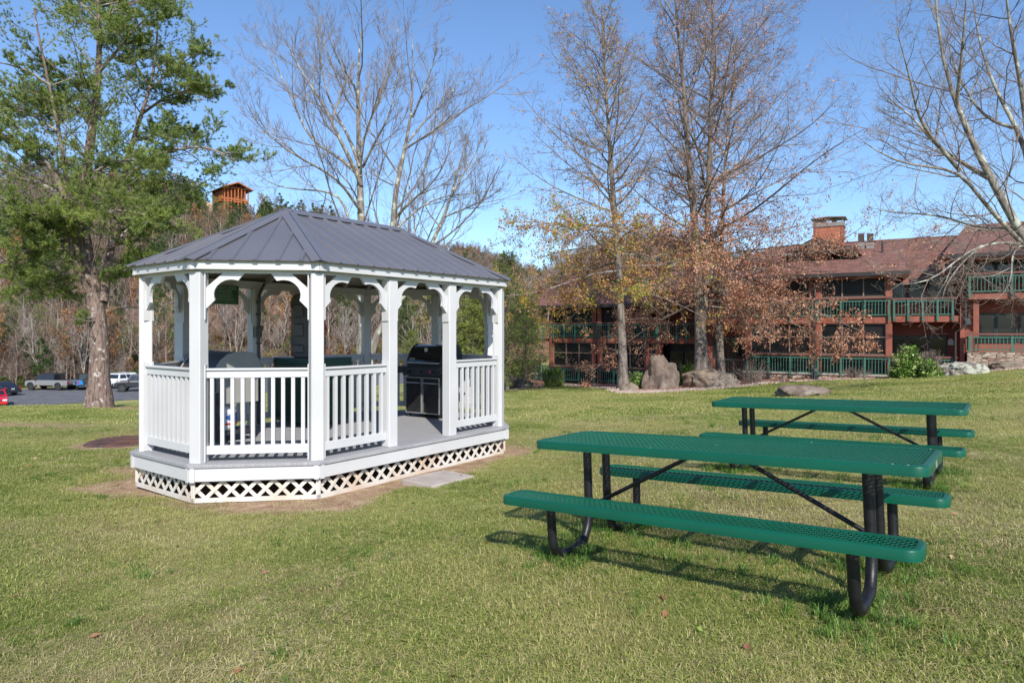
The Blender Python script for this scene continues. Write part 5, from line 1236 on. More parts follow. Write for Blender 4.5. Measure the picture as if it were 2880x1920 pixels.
def roofplane(name, x0, x1, yE, zE, yR, zR, xr0=None, xr1=None, th=.12):
    xr0 = x0 if xr0 is None else xr0; xr1 = x1 if xr1 is None else xr1
    # object space is tilted so the shingle courses follow the slope
    L = math.hypot(yR - yE, zR - zE); cs, sn = (yR - yE) / L, (zR - zE) / L
    m = MB(); m.prism([(x0, 0), (x1, 0), (xr1, L), (xr0, L)], -th, 0)
    o = m.build(name, M_shin, lodge); o.location = (0, yE, zE - LZ); o.rotation_euler = (math.atan2(zR - zE, yR - yE), 0, 0)
    g = MB(); lb(g, x0 - .02, x1 + .02, yE - .13, yE - .005, zE - .20, zE - .02); g.build("gutter", M_gut, o).matrix_parent_inverse = Matrix.Identity(4)
    gc = o.children[0]; gc.parent = lodge
    return o
# ---- middle block
a0, a1, a2, a3 = tx(2097), tx(2276), tx(2310), tx(2490); aR = tx(2700); aL = tx(1985)
zL0, zL1, zU0, zU1 = .34, 1.90, 3.28, 4.42
lpart("wall", M_side, [(aL - .6, aR + 14, 1.7, 9.5, -2.2, 4.5)])
lpart("wall", M_side, [(aL - 3.2, aL - .6, 3.6, 9., -2.8, 3.6)])
lpart("floor_beam", M_wood, [(a0 - .05, a3 + .28, -.03, .12, 1.93, 2.27), (a3 + .28, aR, -.03, .12, 1.98, 2.27), (aL - .6, a0 - .05, .5, .62, 1.93, 2.27)])
lpart("balcony_floor", M_wood, [(a0, aR, .125, 1.69, 2.0, 2.2), (a0, aR, .125, 1.69, -.95, -.80), (aL - .6, a0, .63, 1.69, 2.0, 2.2)])
for (x0, x1) in ((a0 - .02, a0 + .26), (a1 + .02, a1 + .26), (a2 - .28, a2 - .02), (a3 + .02, a3 + .30)):
    lpart("post", M_wood, [(x0, x1, .0, .26, -.85, 1.92)]); lpart("post", M_wood, [(x0, x1, .0, .26, 2.28, 4.5)])
for (x0, x1) in ((a0 + .28, a1), (a2, a3)):
    screen_bay(x0, x1, .10, zL0, zL1, 3, 2); lpart("sill_rail", M_sill, [(x0 - .28, x1 + .3, -.06, -.004, .24, .33)])
    screen_bay(x0, x1, .10, zU0, zU1, 3, 1); lpart("sill_rail", M_sill, [(x0 - .28, x1 + .3, -.06, -.004, 3.17, 3.27)])
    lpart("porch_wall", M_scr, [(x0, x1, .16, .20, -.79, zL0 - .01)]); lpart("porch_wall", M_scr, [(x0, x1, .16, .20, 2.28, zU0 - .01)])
    balcony(x0 - .2, x1 + .22, -.09, -.72, .17); balcony(x0 - .2, x1 + .22, -.09, 2.26, 3.08)
lpart("porch_side", M_side, [(a3 + .06, a3 + .26, .27, 1.69, -.8, 4.5), (a0, a0 + .2, .27, 1.69, -.8, 4.5)])
lpart("stone_base", M_stone, [(a0 - .1, aR, -.05, .30, -1.6, -.74)])
lpart("stone_cap", mat("stone_cap", (.42, .37, .32), .8), [(a0 - .12, a3 + .35, -.12, .2, -.735, -.66)])
# recess on the right of the middle block
balcony(a3 + .34, aR - .25, -.05, 2.26, 3.04, 5); lpart("sill_rail", M_sill, [(a3 + .30, aR - .1, -.10, .0, 3.08, 3.17)])
balcony(a3 + .34, aR - .25, -.05, -.72, .17, 5); lpart("sill_rail", M_sill, [(a3 + .30, aR - .1, -.10, .0, .22, .31)])
def window(px0, px1, py0, py1, y=1.7):
    x0, x1 = tx(px0, y), tx(px1, y); z1, z0 = zat(px0, py0, y), zat(px0, py1, y); m = MB()
    for q in ((x0 - .07, x1 + .07, z1, z1 + .08), (x0 - .07, x1 + .07, z0 - .08, z0), (x0 - .07, x0, z0, z1), (x1, x1 + .07, z0, z1)): lb(m, q[0], q[1], y - .06, y - .002, q[2], q[3])
    o = m.build("window", M_winf, lodge); lpart("glass", M_wing, [(x0, x1, y - .03, y - .01, z0, z1)], o)
for (p0, p1) in ((2508, 2545), (2559, 2602), (2615, 2658)): window(p0, p1, 948, 1000); window(p0, p1, 797, 850)
for (p0, p1) in ((2010, 2040), (2055, 2090)): window(p0, p1, 950, 1000, 1.7)
balcony(aL - .5, a0 - .1, .45, 2.26, 3.04, 3); balcony(aL - .5, a0 - .1, .45, -.9, -.05, 3)
M_lampw = mat("white_lamp_shade", (.62, .62, .60), .4)
def wall_lamp(px, py, y):
    x = tx(px, y); z = zat(px, py, y); m = MB(); m.prism([(-.12, -.16), (.12, -.16), (.12, .05), (.07, .13), (0, .17), (-.07, .13), (-.12, .05)], 0, .10, ((1, 0, 0), (0, 0, 1), (0, -1, 0), (x, y - .004, z - LZ))); m.build("wall_lamp", M_lampw, lodge)
wall_lamp(2674, 961, 1.7); wall_lamp(2675, 813, 1.7)
# ---- right block, higher
bx = tx(2700); bw = tx(2711)
lpart("wall", M_side, [(bx, bw + .02, -.10, 1.69, -1.4, 5.3)]); lpart("wall", M_side, [(bw + .03, bw + 13, 1.0, 9.4, -1.4, 5.6)])
c0 = tx(2722); zRl, zRu = zat(2740, 988), zat(2740, 826)
balcony(c0, c0 + 6.5, -.35, zRl, zat(2740, 946), 5, .95); balcony(c0, c0 + 6.5, -.35, zRu, zat(2740, 778), 5, .95)
lpart("sill_rail", M_sill, [(c0 - .1, c0 + 6.5, -.44, -.30, zat(2740, 942), zat(2740, 942) + .09), (c0 - .1, c0 + 6.5, -.44, -.30, zat(2740, 774), zat(2740, 774) + .09)])
lpart("floor_beam", M_wood, [(c0, c0 + 6.5, -.30, -.12, zRu - .28, zRu), (c0, c0 + 6.5, -.11, .99, zRu - .22, zRu - .04)])
lpart("post", M_wood, [(tx(2737), tx(2753), -.10, .18, zRl, zRu - .29)])
lpart("stone_base", M_stone, [(c0 - .05, c0 + 6.5, -.45, .9, -1.2, zRl - .03)])
for (p0, p1) in ((2752, 2795), (2806, 2856), (2872, 2910)): window(p0, p1, 886, 958, 1.0); window(p0, p1, 722, 790, 1.0)
wall_lamp(2722, 747, 1.0); wall_lamp(2722, 903, 1.0)
# ---- left block, lower and further back
ly = 2.2; e0, e1, e2, e3 = tx(1556, ly), tx(1664, ly), tx(1692, ly), tx(1812, ly); eL = tx(1500, ly); eR = tx(1990, ly)
zb = lambda py: zat(1620, py, ly)
lpart("wall", M_side, [(eL + .6, eR, ly + 1.2, ly + 8, -3.2, zb(858))])
lpart("floor_beam", M_wood, [(e0 - .3, eR, ly - .02, ly + .12, zb(963), zb(948))])
lpart("balcony_floor", M_wood, [(e0 - .3, eR, ly + .13, ly + 1.19, zb(962), zb(950)), (eL, e0 - .3, ly + .13, ly + 1.19, zb(962), zb(952))])
for x in (e0 - .3, e1 + .02, e2 - .3, e3 + .02, tx(1846, ly)): lpart("post", M_wood, [(x, x + .28, ly, ly + .26, -2.3, zb(964))]); lpart("post", M_wood, [(x, x + .28, ly, ly + .26, zb(947), zb(858))])
for (x0, x1) in ((e0, e1), (e2, e3)):
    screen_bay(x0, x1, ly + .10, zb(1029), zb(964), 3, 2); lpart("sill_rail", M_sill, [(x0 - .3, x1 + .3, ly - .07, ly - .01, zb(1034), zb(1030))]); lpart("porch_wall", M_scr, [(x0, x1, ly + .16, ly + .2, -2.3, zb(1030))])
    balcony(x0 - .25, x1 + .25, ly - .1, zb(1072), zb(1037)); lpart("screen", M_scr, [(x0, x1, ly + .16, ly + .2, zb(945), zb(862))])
screen_bay(tx(1822, ly), tx(1844, ly), ly + .10, zb(1029), zb(964), 1, 2)
balcony(eL, tx(1850, ly), ly - .1, zb(949), zb(912), 12); balcony(tx(1850, ly), eR, ly - .1, zb(949), zb(912), 6)
lpart("sill_rail", M_sill, [(eL, eR, ly - .12, ly - .02, zb(910), zb(907))])
balcony(eL, e0 - .4, ly + .3, zb(1072), zb(1030), 3)
lpart("dark_recess_wall", M_scr, [(tx(1850, ly), eR, ly + 1.15, ly + 1.19, -2.2, zb(965))]);  # near-black sheet before the siding: the recess's shade put into colour
for (p0, p1) in ((1888, 1918), (1930, 1952)): window(p0, p1, 990, 1028, ly + 1.1)
# ---- roofs
yr = 6.6
zE = zat(2450, 764, -.55); zRg = zat(2500, 676, yr)
roofplane("roof", aL - .4, tx(2560, -.55), -.55, zE, yr, zRg, aL + 2.4, tx(2560, -.55))
lpart("porch_soffit", M_wood, [(aL, tx(2556, -.55), -.5, 1.6, zE - .30, zE - .22)]); lpart("soffit_end", M_wood, [(tx(2540, -.55) , tx(2556, -.55), -.42, 1.6, zE - .62, zE - .31)])
roofplane("roof", tx(2545, 1.1), aR + 1.2, 1.1, zat(2620, 782, 1.1), yr + .05, zRg + .04)
zE2 = zat(2760, 710, -.9); roofplane("roof", tx(2650, -.9), bx + 14, -.9, zE2, yr + .6, zat(2880, 618, yr), tx(2720, yr), bx + 14)
lpart("eave_soffit", M_wood, [(tx(2655, -.9), bx + 13, -.85, 1.0, zE2 - .30, zE2 - .20)])
m = MB(); m.prism([(tx(2650, -.9) + .02, -.85), (tx(2650, -.9) + .1, -.85), (tx(2650, -.9) + .1, 2.2), (tx(2650, -.9) + .02, 2.2)], zE2 - .9 - LZ, zE2 - .2 - LZ); m.build("soffit_end", M_wood, lodge)
zE3 = zb(858); roofplane("roof", tx(1490, ly - .7), eR + .5, ly - .7, zE3, ly + 6.4, zat(1720, 757, ly + 6.4), tx(1600, ly + 6), eR + .5)
for (o0, o1, yy, zz) in ((aL + 2.4, aR + 8, yr, zRg),): lpart("ridge_cap", M_shin, [(o0, tx(2700, yr), yy - .12, yy + .12, zz - .03, zz + .05)])
# back slopes so the roof is closed
def backslope(x0, x1, y, z, yb, zb_): m = MB(); m.add([(x0, y, z - LZ), (x1, y, z - LZ), (x1, yb, zb_ - LZ), (x0, yb, zb_ - LZ)], [(0, 1, 2, 3)]); return m.build("roof", M_shin, lodge)
backslope(aL + 2.4, aR + 1.2, yr, zRg - .02, 12.5, 4.4); backslope(tx(2720, yr), bx + 14, yr + .6, zat(2880, 618, yr) - .02, 14, 5.0); backslope(tx(1600, ly + 6), eR + .5, ly + 6.4, zat(1720, 757, ly + 6.4) - .02, ly + 12, 2.6)
# chimneys and roof bits
def chimney(p0, p1, pytop, pybase, y, cap=True, dep=1.3):
    x0, x1 = tx(p0, y), tx(p1, y); zt = zat(p0, pytop, y); z0 = zat(p0, pybase, y)
    o = lpart("chimney", M_chim, [(x0, x1, y, y + dep, z0 - 1.0, zt)])
    lpart("corner_board", M_wood, [(x0 - .02, x0 + .10, y - .02, y - .002, z0 - .9, zt), (x1 - .10, x1 + .02, y - .02, y - .002, z0 - .9, zt)], o)
    lpart("flashing", M_capm, [(x0 - .05, x1 + .05, y - .05, y + dep + .05, zt, zt + .22)], o)
    m = MB()
    for (xx, yy) in ((x0, y), (x1 - .05, y), (x0, y + dep - .05), (x1 - .05, y + dep - .05)): lb(m, xx, xx + .05, yy, yy + .05, zt + .22, zt + .46)
    for xx in (x0 + .45, x1 - .5): m.cyl((xx, y + dep / 2, zt + .33 - LZ), .14, .22, 12)
    m.prism([(x0 - .15, zt + .46 - LZ), ((x0 + x1) / 2, zt + .52 - LZ), (x1 + .15, zt + .46 - LZ), (x1 + .15, zt + .50 - LZ), ((x0 + x1) / 2, zt + .57 - LZ), (x0 - .15, zt + .50 - LZ)], y - .12, y + dep + .12, ((1, 0, 0), (0, 0, 1), (0, 1, 0), (0, 0, 0)))
    m.build("chimney_cap", M_capm, o)
chimney(2288, 2371, 640, 700, 3.6); chimney(1780, 1843, 735, 780, ly + 4.5)
def gable(p0, pm, p1, pyt, pyb, y, dep=1.6):
    x0, xm, x1 = tx(p0, y), tx(pm, y), tx(p1, y); zt, zb2 = zat(pm, pyt, y), zat(pm, pyb, y)
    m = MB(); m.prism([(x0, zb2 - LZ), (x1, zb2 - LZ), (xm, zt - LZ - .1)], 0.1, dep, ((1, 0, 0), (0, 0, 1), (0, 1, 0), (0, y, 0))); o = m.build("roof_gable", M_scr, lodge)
    for (xa, xb) in ((x0 - .25, xm), (x1 + .25, xm)):
        za = zb2 - .06; m = MB(); m.bar((xa, y + dep / 2, za - LZ), (xb, y + dep / 2, zt - LZ), dep + .1, .12, up=(0, 0, 1)); m.build("gable_roof", M_shin, o)
        m = MB(); m.bar((xa, y + .0, za - LZ + .02), (xb, y + .0, zt - LZ + .02), .08, .2); m.build("barge_board", M_gut, o)
gable(2210, 2295, 2408, 672, 716, 2.0); gable(1655, 1712, 1778, 768, 806, ly + 3.2)
for (p0, p1) in ((2413, 2430), (2438, 2456)):
    y = 4.8; m = MB(); lb(m, tx(p0, y), tx(p1, y), y, y + .35, zat(p0, 692, y) - .5, zat(p0, 657, y)); o = m.build("roof_vent", mat("rusty_vent", (.09, .045, .035), .6, (.03, .03, .035), 1.5), lodge); lpart("vent_base", M_capm, [(tx(p0, y) - .03, tx(p1, y) + .03, y - .03, y + .38, zat(p0, 692, y) - .5, zat(p0, 683, y))], o)
y = 3.6; m = MB(); m.cyl((tx(2482, y), y, zat(2482, 700, y) - LZ), .06, .9, 10); m.build("vent_pipe", M_gut, lodge)
# downpipes
m = MB(); x = (a1 + a2) / 2; m.tube([(x, -.16, -1.1 - LZ), (x, -.16, 3.4 - LZ), (x, -.05, 4.3 - LZ)], .055, 8); m.build("downpipe", M_gut, lodge)
m = MB(); x = tx(2711); m.tube([(x - .35, -.2, -.9 - LZ), (x - .35, -.2, zat(2711, 935) - LZ), (x + .05, -.2, zat(2711, 915) - LZ), (x + .05, -.2, zat(2711, 715) - LZ)], .05, 8); m.build("downpipe", M_gut, lodge)
# low boundary wall at the left end
wl = thing("low_wall", "low red brown timber wall at the left end of the lodge", "wall", (*(P3(1436, 1050, 52)[:2]), -2.0), LA)
m = MB(); m.bb(0, 2.6, 0, .15, -.4, 1.25); m.build("boarding", M_side, wl); m = MB(); m.bb(-.05, 2.65, -.05, .2, 1.255, 1.33); m.build("cap", M_wood, wl)

# ================================================================ HILLTOP CABIN
M_log = siding("orange_logs", (.40, .135, .035), (.33, .11, .03), .3); M_log2 = mat("orange_timber", (.40, .12, .035), .7, (.33, .10, .03), .5); M_croof = mat("brown_roof", (.17, .12, .105), .9); M_cdark = mat("dark_openings", (.02, .015, .015), .3)
d = 232.; sc = d / F * .92; cxp = P3(650, 560, d)
cab = thing("hilltop_cabin", "orange timber cabin with gabled balcony high on the wooded hill", "cabin", tuple(cxp), R(43))
def cp(px, py): return ((px - 650) * sc, (560 - py) * sc)
x0, _z = cp(630, 0); x1, _z = cp(702, 0); zf0, zf1, zf2, zr = cp(0, 592)[1], cp(0, 566)[1], cp(0, 541)[1], cp(0, 524)[1]; xm = (x0 + x1) / 2; zt = cp(0, 509)[1]
m = MB(); m.bb(x0, x1, 2.2, 12, zf1 + .2, zr); m.build("wall", M_log, cab); m = MB(); m.bb(x0, x1, 2.2, 12, zf0 - 3, zf1 - .1); m.build("lower_wall", M_cdark, cab)
m = MB(); m.prism([(x0, zr), (x1, zr), (xm, zt - .3)], 2.0, 12, ((1, 0, 0), (0, 0, 1), (0, 1, 0), (0, 0, 0))); m.build("gable_wall", M_cdark, cab)
for s, xe in ((-1, x0 - 1.2), (1, x1 + 1.2)):
    m = MB(); m.bar((xe, 5.5, zr - .5), (xm, 5.5, zt), 14.5, .3); m.build("roof", M_croof, cab)
    m = MB(); m.bar((xe, -1.8, zr - .5), (xm, -1.8, zt), .25, .4); m.build("barge_board", M_log2, cab)
for k in range(8):
    x = x0 + (x1 - x0) * k / 7; m = MB(); m.bb(x - .16, x + .16, -.2, .12, zf0 - 4, zr); m.build("post", M_log2, cab)
for z in (zf1, zf2 - 2.2, zr): m = MB(); m.bb(x0 - .2, x1 + .2, -.1, 2.2, z - .2, z + .2); m.build("deck_beam", M_log2, cab)
for z in (zf1 + 1.1, zf0 + .9): m = MB(); m.bb(x0, x1, -.15, .05, z - .08, z + .08); m.build("balcony_rail", M_log2, cab)
for dx in (-2.4, 0, 2.4): m = MB(); m.bar((xm + dx * .9, -.1, zr + (.9 if dx else 0) + (.0)), (xm, -.1, zr if dx else zt - .3), .2, .25, up=(0, 1, 0)); m.build("truss_brace", M_log2, cab)
for k in (1, 3, 5): m = MB(); x = x0 + (x1 - x0) * (k + .5) / 7; m.bb(x - .35, x + .35, 2.1, 2.19, zf1 + .4, zf1 + 2.4); m.build("window", M_cdark, cab)
for (u,) in ((6.,),): m = MB(); m.bb(x0 - .06, x0 - .01, u, u + 1, zf1 + .9, zf1 + 2.3); m.build("window", M_cdark, cab)
M_earth = mat("bare_earth", (.36, .24, .14), .95, (.46, .33, .21), .6)
m = MB(); bpz = P3(583, 568, 222); m.lathe([(2.8, -4), (2.6, -1.), (1.8, .2), (.7, .8), (.1, .9)], 14); o = m.build("bank", M_earth, None, smooth=True, loc=tuple(bpz - np.array([0, 0, 1.]))); tag(o, "bare sandy bank on the hill below the cabin", "earth bank", kind='structure')

# ================================================================ CARS
M_tyre = mat("tyre_rubber", (.02, .02, .02), .85); M_rim = mat("wheel_rim", (.08, .08, .085), .35, metal=.6); M_rimsil = mat("silver_rim", (.45, .45, .46), .3, metal=.7)
M_glass = mat("car_glass", (.012, .014, .017), .05, (.02, .022, .025), 1, spec=.8); M_tl = mat("tail_light_red", (.45, .01, .01), .2, coat=.5); M_hl = mat("head_light", (.55, .58, .62), .1, coat=.5); M_plate2 = mat("number_plate", (.45, .47, .5), .4); M_trim = mat("black_car_trim", (.02, .02, .022), .5)
def car(kind, label, cat, x, y, hd, paint, roofc=None, cladding=True):
    hx, hy = hd; z = g1(x, y) + .03; t = thing(cat.replace(' ', '_'), label, cat, (x, y, z), math.atan2(hy, hx), "cars in the parking lot")
    S = dict(
      sedan=dict(L=4.6, W=1.8, body=[(-2.3, .35), (-2.28, .80), (-2.15, .98), (-1.5, 1.02), (.75, .98), (1.9, .84), (2.25, .66), (2.3, .35)], cab=[(-1.75, 1.0), (-1.05, 1.40), (.05, 1.44), (.95, 1.0)], wb=(-1.35, 1.4), r=.33),
      suv=dict(L=4.8, W=1.95, body=[(-2.4, .42), (-2.42, 1.0), (-2.3, 1.12), (1.0, 1.10), (2.1, 1.02), (2.4, .85), (2.42, .42)], cab=[(-2.32, 1.1), (-2.05, 1.72), (.0, 1.76), (.95, 1.1)], wb=(-1.45, 1.5), r=.37),
      boxy=dict(L=4.3, W=1.85, body=[(-2.1, .48), (-2.12, 1.15), (.75, 1.15), (1.95, 1.10), (2.1, .95), (2.1, .5)], cab=[(-2.1, 1.15), (-2.05, 1.83), (.35, 1.83), (.72, 1.15)], wb=(-1.25, 1.35), r=.40),
      pickup=dict(L=5.5, W=1.88, body=[(-2.75, .55), (-2.77, 1.16), (.95, 1.16), (2.3, 1.12), (2.62, .98), (2.65, .5)], cab=[(-1.0, 1.15), (-.95, 1.86), (1.0, 1.86), (1.42, 1.15)], wb=(-1.65, 1.84), r=.42))[kind]
    W = S['W'] / 2; fr = ((1, 0, 0), (0, 0, 1), (0, -1, 0), (0, 0, 0)); body = []
    # lower outline with wheel arches
    pts = list(S['body']); r = S['r']; zb = pts[0][1]; low = []
    for wx in sorted(S['wb'], reverse=True):
        for k in range(9): a = R(0 + 180 * k / 8); low.append((wx + (r + .07) * math.cos(a), max(zb, .0) + max(0, (r + .07) * math.sin(a) - (zb - r) * 1.0)))
    m = MB(); m.prism(pts + low, -W, W, fr); b = m.build("car_body", paint, t, bevel=.05)
    cb = S['cab']; m = MB(); n = len(cb); V = []
    for s in (-1, 1):
        for (cx_, cz_) in cb: V.append((cx_, s * (W - (.07 if cz_ < 1.2 else .22)), cz_ - (.02 if cz_ < 1.2 else 0)))
    m.add(V, [tuple(range(n)), tuple(range(n, 2 * n))[::-1]] + [(i, (i + 1) % n, n + (i + 1) % n, n + i) for i in range(n)]); c = m.build("cabin", roofc or paint, t, bevel=.03)
    # glazing: side, rear, front
    (xa, za), (xb_, zb_), (xc, zc), (xd, zd) = cb
    for s in (-1, 1):
        yb, yt = s * (W - .07 + .006), s * (W - .22 + .006)
        def side(u0, u1):
            lo, hi = .14, .86; g = MB(); P = []
            for (u, v) in ((u0, lo), (u1, lo), (u1, hi), (u0, hi)):
                xl = (xa + .15) + (xd - xa - .3) * u; xh = (xb_ + .05) + (xc - xb_ - .1) * u
                P.append((xl + (xh - xl) * v, yb + (yt - yb) * v, za + (zb_ - za) * v))
            g.add(P, [(0, 1, 2, 3)]); g.build("side_window", M_glass, t)
        side(.02, .34); side(.37, .66); side(.69, .96)
    for (x0, z0, x1, z1, nm) in ((xa, za, xb_, zb_, "rear_window"), (xd, zd, xc, zc, "windscreen")):
        o = -.008 if nm[0] == 'r' else .008; g = MB(); P = []
        for (v, s) in ((.14, -1), (.14, 1), (.88, 1), (.88, -1)): P.append((x0 + (x1 - x0) * v + o, s * (W - .17 - .15 * v), z0 + (z1 - z0) * v)) if kind != 'pickup' or True else None
        g.add(P, [(0, 1, 2, 3)]); g.build(nm, M_glass, t)
    for wx in S['wb']:
        for s in (-1, 1):
            m = MB(); m.cyl((wx, s * (W - .10), r), r, .24, 22, 'y'); w = m.build("wheel", M_tyre, t, smooth=True, bevel=.02); m = MB(); m.cyl((wx, s * (W + .022), r), r * .58, .012, 16, 'y'); m.build("rim", M_rim if kind in ('pickup', 'boxy') else M_rimsil, w)
            if cladding:
                P = []
                for k in range(13): a = R(180 * k / 12); P.append((wx + (r + .15) * math.cos(a), r + .03 + (r + .15) * math.sin(a)))
                for k in range(12, -1, -1): a = R(180 * k / 12); P.append((wx + (r + .06) * math.cos(a), r + .03 + (r + .06) * math.sin(a)))
                m = MB(); m.prism(P, s * (W + .005), s * (W + .07), fr if s < 0 else fr); m.build("wheel_arch", M_trim if kind != 'pickup' else paint, t)
    xr, xf = S['body'][0][0], S['body'][-1][0]
    m = MB(); m.box((xr - .06, 0, zb + .08), (.16, S['W'] * .96, .22)); m.build("rear_bumper", M_trim, t, bevel=.03); m = MB(); m.box((xf + .03, 0, zb + .08), (.14, S['W'] * .96, .22)); m.build("front_bumper", M_trim if kind != 'sedan' else paint, t, bevel=.03)
    for s in (-1, 1):
        m = MB(); m.box((xr - .02, s * (W - .14), .95 if kind != 'sedan' else .82), (.05, .20, .22 if kind != 'suv' else .12)); m.build("tail_light", M_tl, t, bevel=.01)
        m = MB(); m.box((xf - .06, s * (W - .22), .82 if kind != 'sedan' else .66), (.16, .34, .16)); m.build("head_light", M_hl, t, bevel=.02)
    m = MB(); m.box((xr - .15 if kind != 'sedan' else xr - .035, .0, zb + .14 if kind != 'sedan' else .72), (.02, .34, .16)); m.build("number_plate", M_plate2, t)
    m = MB(); m.box((xf + .0, 0, .72 if kind != 'sedan' else .52), (.10, 1.0, .22)); m.build("grille", M_trim, t)
    for s in (-1, 1): m = MB(); m.box((xd - .25, s * (W + .1), 1.22 if kind != 'sedan' else 1.05), (.10, .2, .14)); m.build("wing_mirror", M_trim, t, bevel=.02)
    if kind == 'pickup':
        m = MB(); m.bb(-2.6, -1.08, -W + .1, W - .1, 1.162, 1.18); m.build("bed_cover", M_trim, t)
    if kind == 'boxy': m = MB(); m.cyl((-2.28, .05, 1.02), .37, .22, 22, 'x'); sp = m.build("spare_wheel", M_tyre, t, smooth=True, bevel=.02); m = MB(); m.cyl((-2.395, .05, 1.02), .16, .015, 14, 'x'); m.build("rim", M_rim, sp)
    if kind == 'suv':
        for s in (-1, 1): m = MB(); m.tube([(-1.8, s * .66, 1.80), (.0, s * .66, 1.83)], .025, 6); m.build("roof_rail", M_rimsil, t)
    return t
def paint(n, c): return mat(n, c, .28, tuple(k * .93 for k in c), 3, coat=.7)
def at(px, d): return ((px - 1440) / F * d, d)
car('pickup', "matt grey double cab pickup parked with its tail towards the pine", "pickup truck", *at(146, 76.5), (-.99, .145), paint("grey_paint", (.21, .215, .22)), M_trim)
car('boxy', "bright blue off-roader with a spare wheel, partly behind the pine trunk", "off-roader", *at(238, 77.5), (-.62, .79), paint("blue_paint", (.01, .22, .60)), M_trim)
car('suv', "white estate car with dark rear window parked between pine and gazebo", "car", *at(366, 80), (.34, .94), paint("white_paint_car", (.68, .69, .70)))
car('pickup', "black pickup parked nose left in front of the white car, beside the gazebo post", "pickup truck", *at(400, 75), (-.95, -.33), paint("black_paint", (.02, .022, .03)))
car('sedan', "dark blue saloon at the left edge seen from behind with its number plate", "car", *at(-8, 70), (-.95, .31), paint("dark_blue_paint", (.012, .018, .035)), cladding=False)
car('pickup', "old brown and cream pickup behind the dark blue saloon", "pickup truck", *at(34, 84), (.75, .66), paint("brown_paint", (.16, .13, .10)), paint("cream_paint", (.55, .48, .36)))
car('sedan', "bright red car nosing in at the lower left edge of the parking lot", "car", *at(-14, 60.), (.62, -.79), paint("red_paint", (.50, .006, .015)), cladding=False)
car('sedan', "white car mostly hidden behind the nose of the grey pickup", "car", *at(96, 84), (.75, .66), paint("white_paint_two", (.62, .62, .62)), cladding=False)

# ================================================================ BOULDERS AND SHRUBS
def rockmat(name, c1, c2, c3=None, sc=3.):
    m = mat(name, c1, .9, c2, sc, bump=.8, bscale=9, detail=8)
    return m
M_rk1 = bark("grey_pink_boulder", (.12, .09, .07), (.20, .155, .125), (.30, .27, .22), 1.6, st=(1, 1, 1), mottle=.36); M_rk2 = bark("tan_boulder", (.16, .12, .088), (.25, .195, .145), (.20, .165, .13), 1.6, st=(1, 1, 1), mottle=.5); M_rk3 = bark("lichen_boulder", (.12, .10, .085), (.19, .16, .14), (.36, .37, .31), 5., st=(1, 1, 1), mottle=.5); M_rk4 = bark("dark_boulder", (.06, .05, .047), (.11, .09, .085), (.18, .16, .14), 2., st=(1, 1, 1), mottle=.4)
import bmesh
def boulder(label, px, py, wpx, hpx, m, seed, d=None, shape=(1, .8), lean=0., group=None, flat=1.):
    x, y, z = hit(px, py) if d is None else ((px - 1440) / F * d, d, g1((px - 1440) / F * d, d)); dd = y
    w = wpx / F * dd; h = hpx / F * dd
    bm = bmesh.new(); bmesh.ops.create_icosphere(bm, subdivisions=5, radius=1.)
    so = Vector((seed * 3.1, seed * 1.7, seed * .9))
    for v in bm.verts:
        p = v.co.copy(); n1_ = mnoise.fractal(p * 1.4 + so, .8, 2.1, 5); n2_ = mnoise.voronoi(p * 1.3 + so)[0][0]
        r_ = 1 + .24 * n1_ + .30 * (n2_ - .4); p *= r_
        p.z = math.copysign(abs(p.z) ** (.8 if shape[0] == 1 else shape[0]), p.z); p.x += lean * p.z
        v.co = Vector((p.x * w / 2, p.y * w / 2 * shape[1], (p.z + .12) * h / 1.05))
    me = bpy.data.meshes.new("boulder"); bm.to_mesh(me); bm.free(); me.materials.append(m); me.shade_smooth()
    try: me.set_sharp_from_angle(angle=R(28))
    except Exception: pass
    o = bpy.data.objects.new("boulder", me); COL.objects.link(o); o.location = (x, y + w * .2, z); o.rotation_euler[2] = LA * .6
    return tag(o, label, "boulder", group or "boulders around the lawn")
boulder("upright brown boulder standing between the slender oak and the forked oak", 1866, 1093, 96, 80, M_rk1, 1, shape=(.9, .6), lean=-.08)
boulder("long low tan boulder lying in front of the forked oak", 2008, 1088, 138, 44, M_rk2, 2, shape=(1, .7))
boulder("dark low boulder alone on the lawn behind the further picnic table", 2268, 1114, 132, 27, M_rk1, 3, shape=(1, .7))
boulder("rounded dark boulder at the lawn edge right of the gazebo", 1468, 1093, 64, 25, M_rk4, 4); boulder("flat grey boulder behind the rounded dark one near the gazebo", 1448, 1083, 60, 22, M_rk4, 5)
boulder("small boulder beside the clipped shrub at the lodge's left end", 1502, 1066, 40, 17, M_rk2, 6); boulder("dark boulder between the clipped shrub and the small boulder", 1524, 1068, 24, 18, M_rk4, 7)
boulder("small pale rock at the foot of the slender oak", 1772, 1100, 44, 20, M_rk2, 8); boulder("tiny rock between upright boulder and long boulder", 1920, 1080, 22, 10, M_rk2, 9)
boulder("white lichen covered boulder by the stone terrace wall", 2722, 1053, 122, 32, M_rk3, 10); boulder("round brown rock touching the lichen covered boulder", 2655, 1050, 34, 20, M_rk1, 11)
boulder("blocky grey rock standing behind the round brown rock", 2680, 1042, 24, 20, M_rk1, 12); boulder("long flat rock lying below the terrace wall at the right edge", 2842, 1037, 80, 20, M_rk2, 13); boulder("low rock under the glossy rhododendron", 2590, 1052, 40, 14, M_rk2, 14)
M_glossy = leafmat("glossy_leaves", [(.04, .10, .018), (.11, .22, .035), (.24, .35, .07), (.38, .44, .18)], 2.2, rough=.3, transl=.2); M_duskleaf = leafmat("dusty_leaves", [(.12, .09, .08), (.20, .15, .13), (.26, .20, .17)], 2.2)
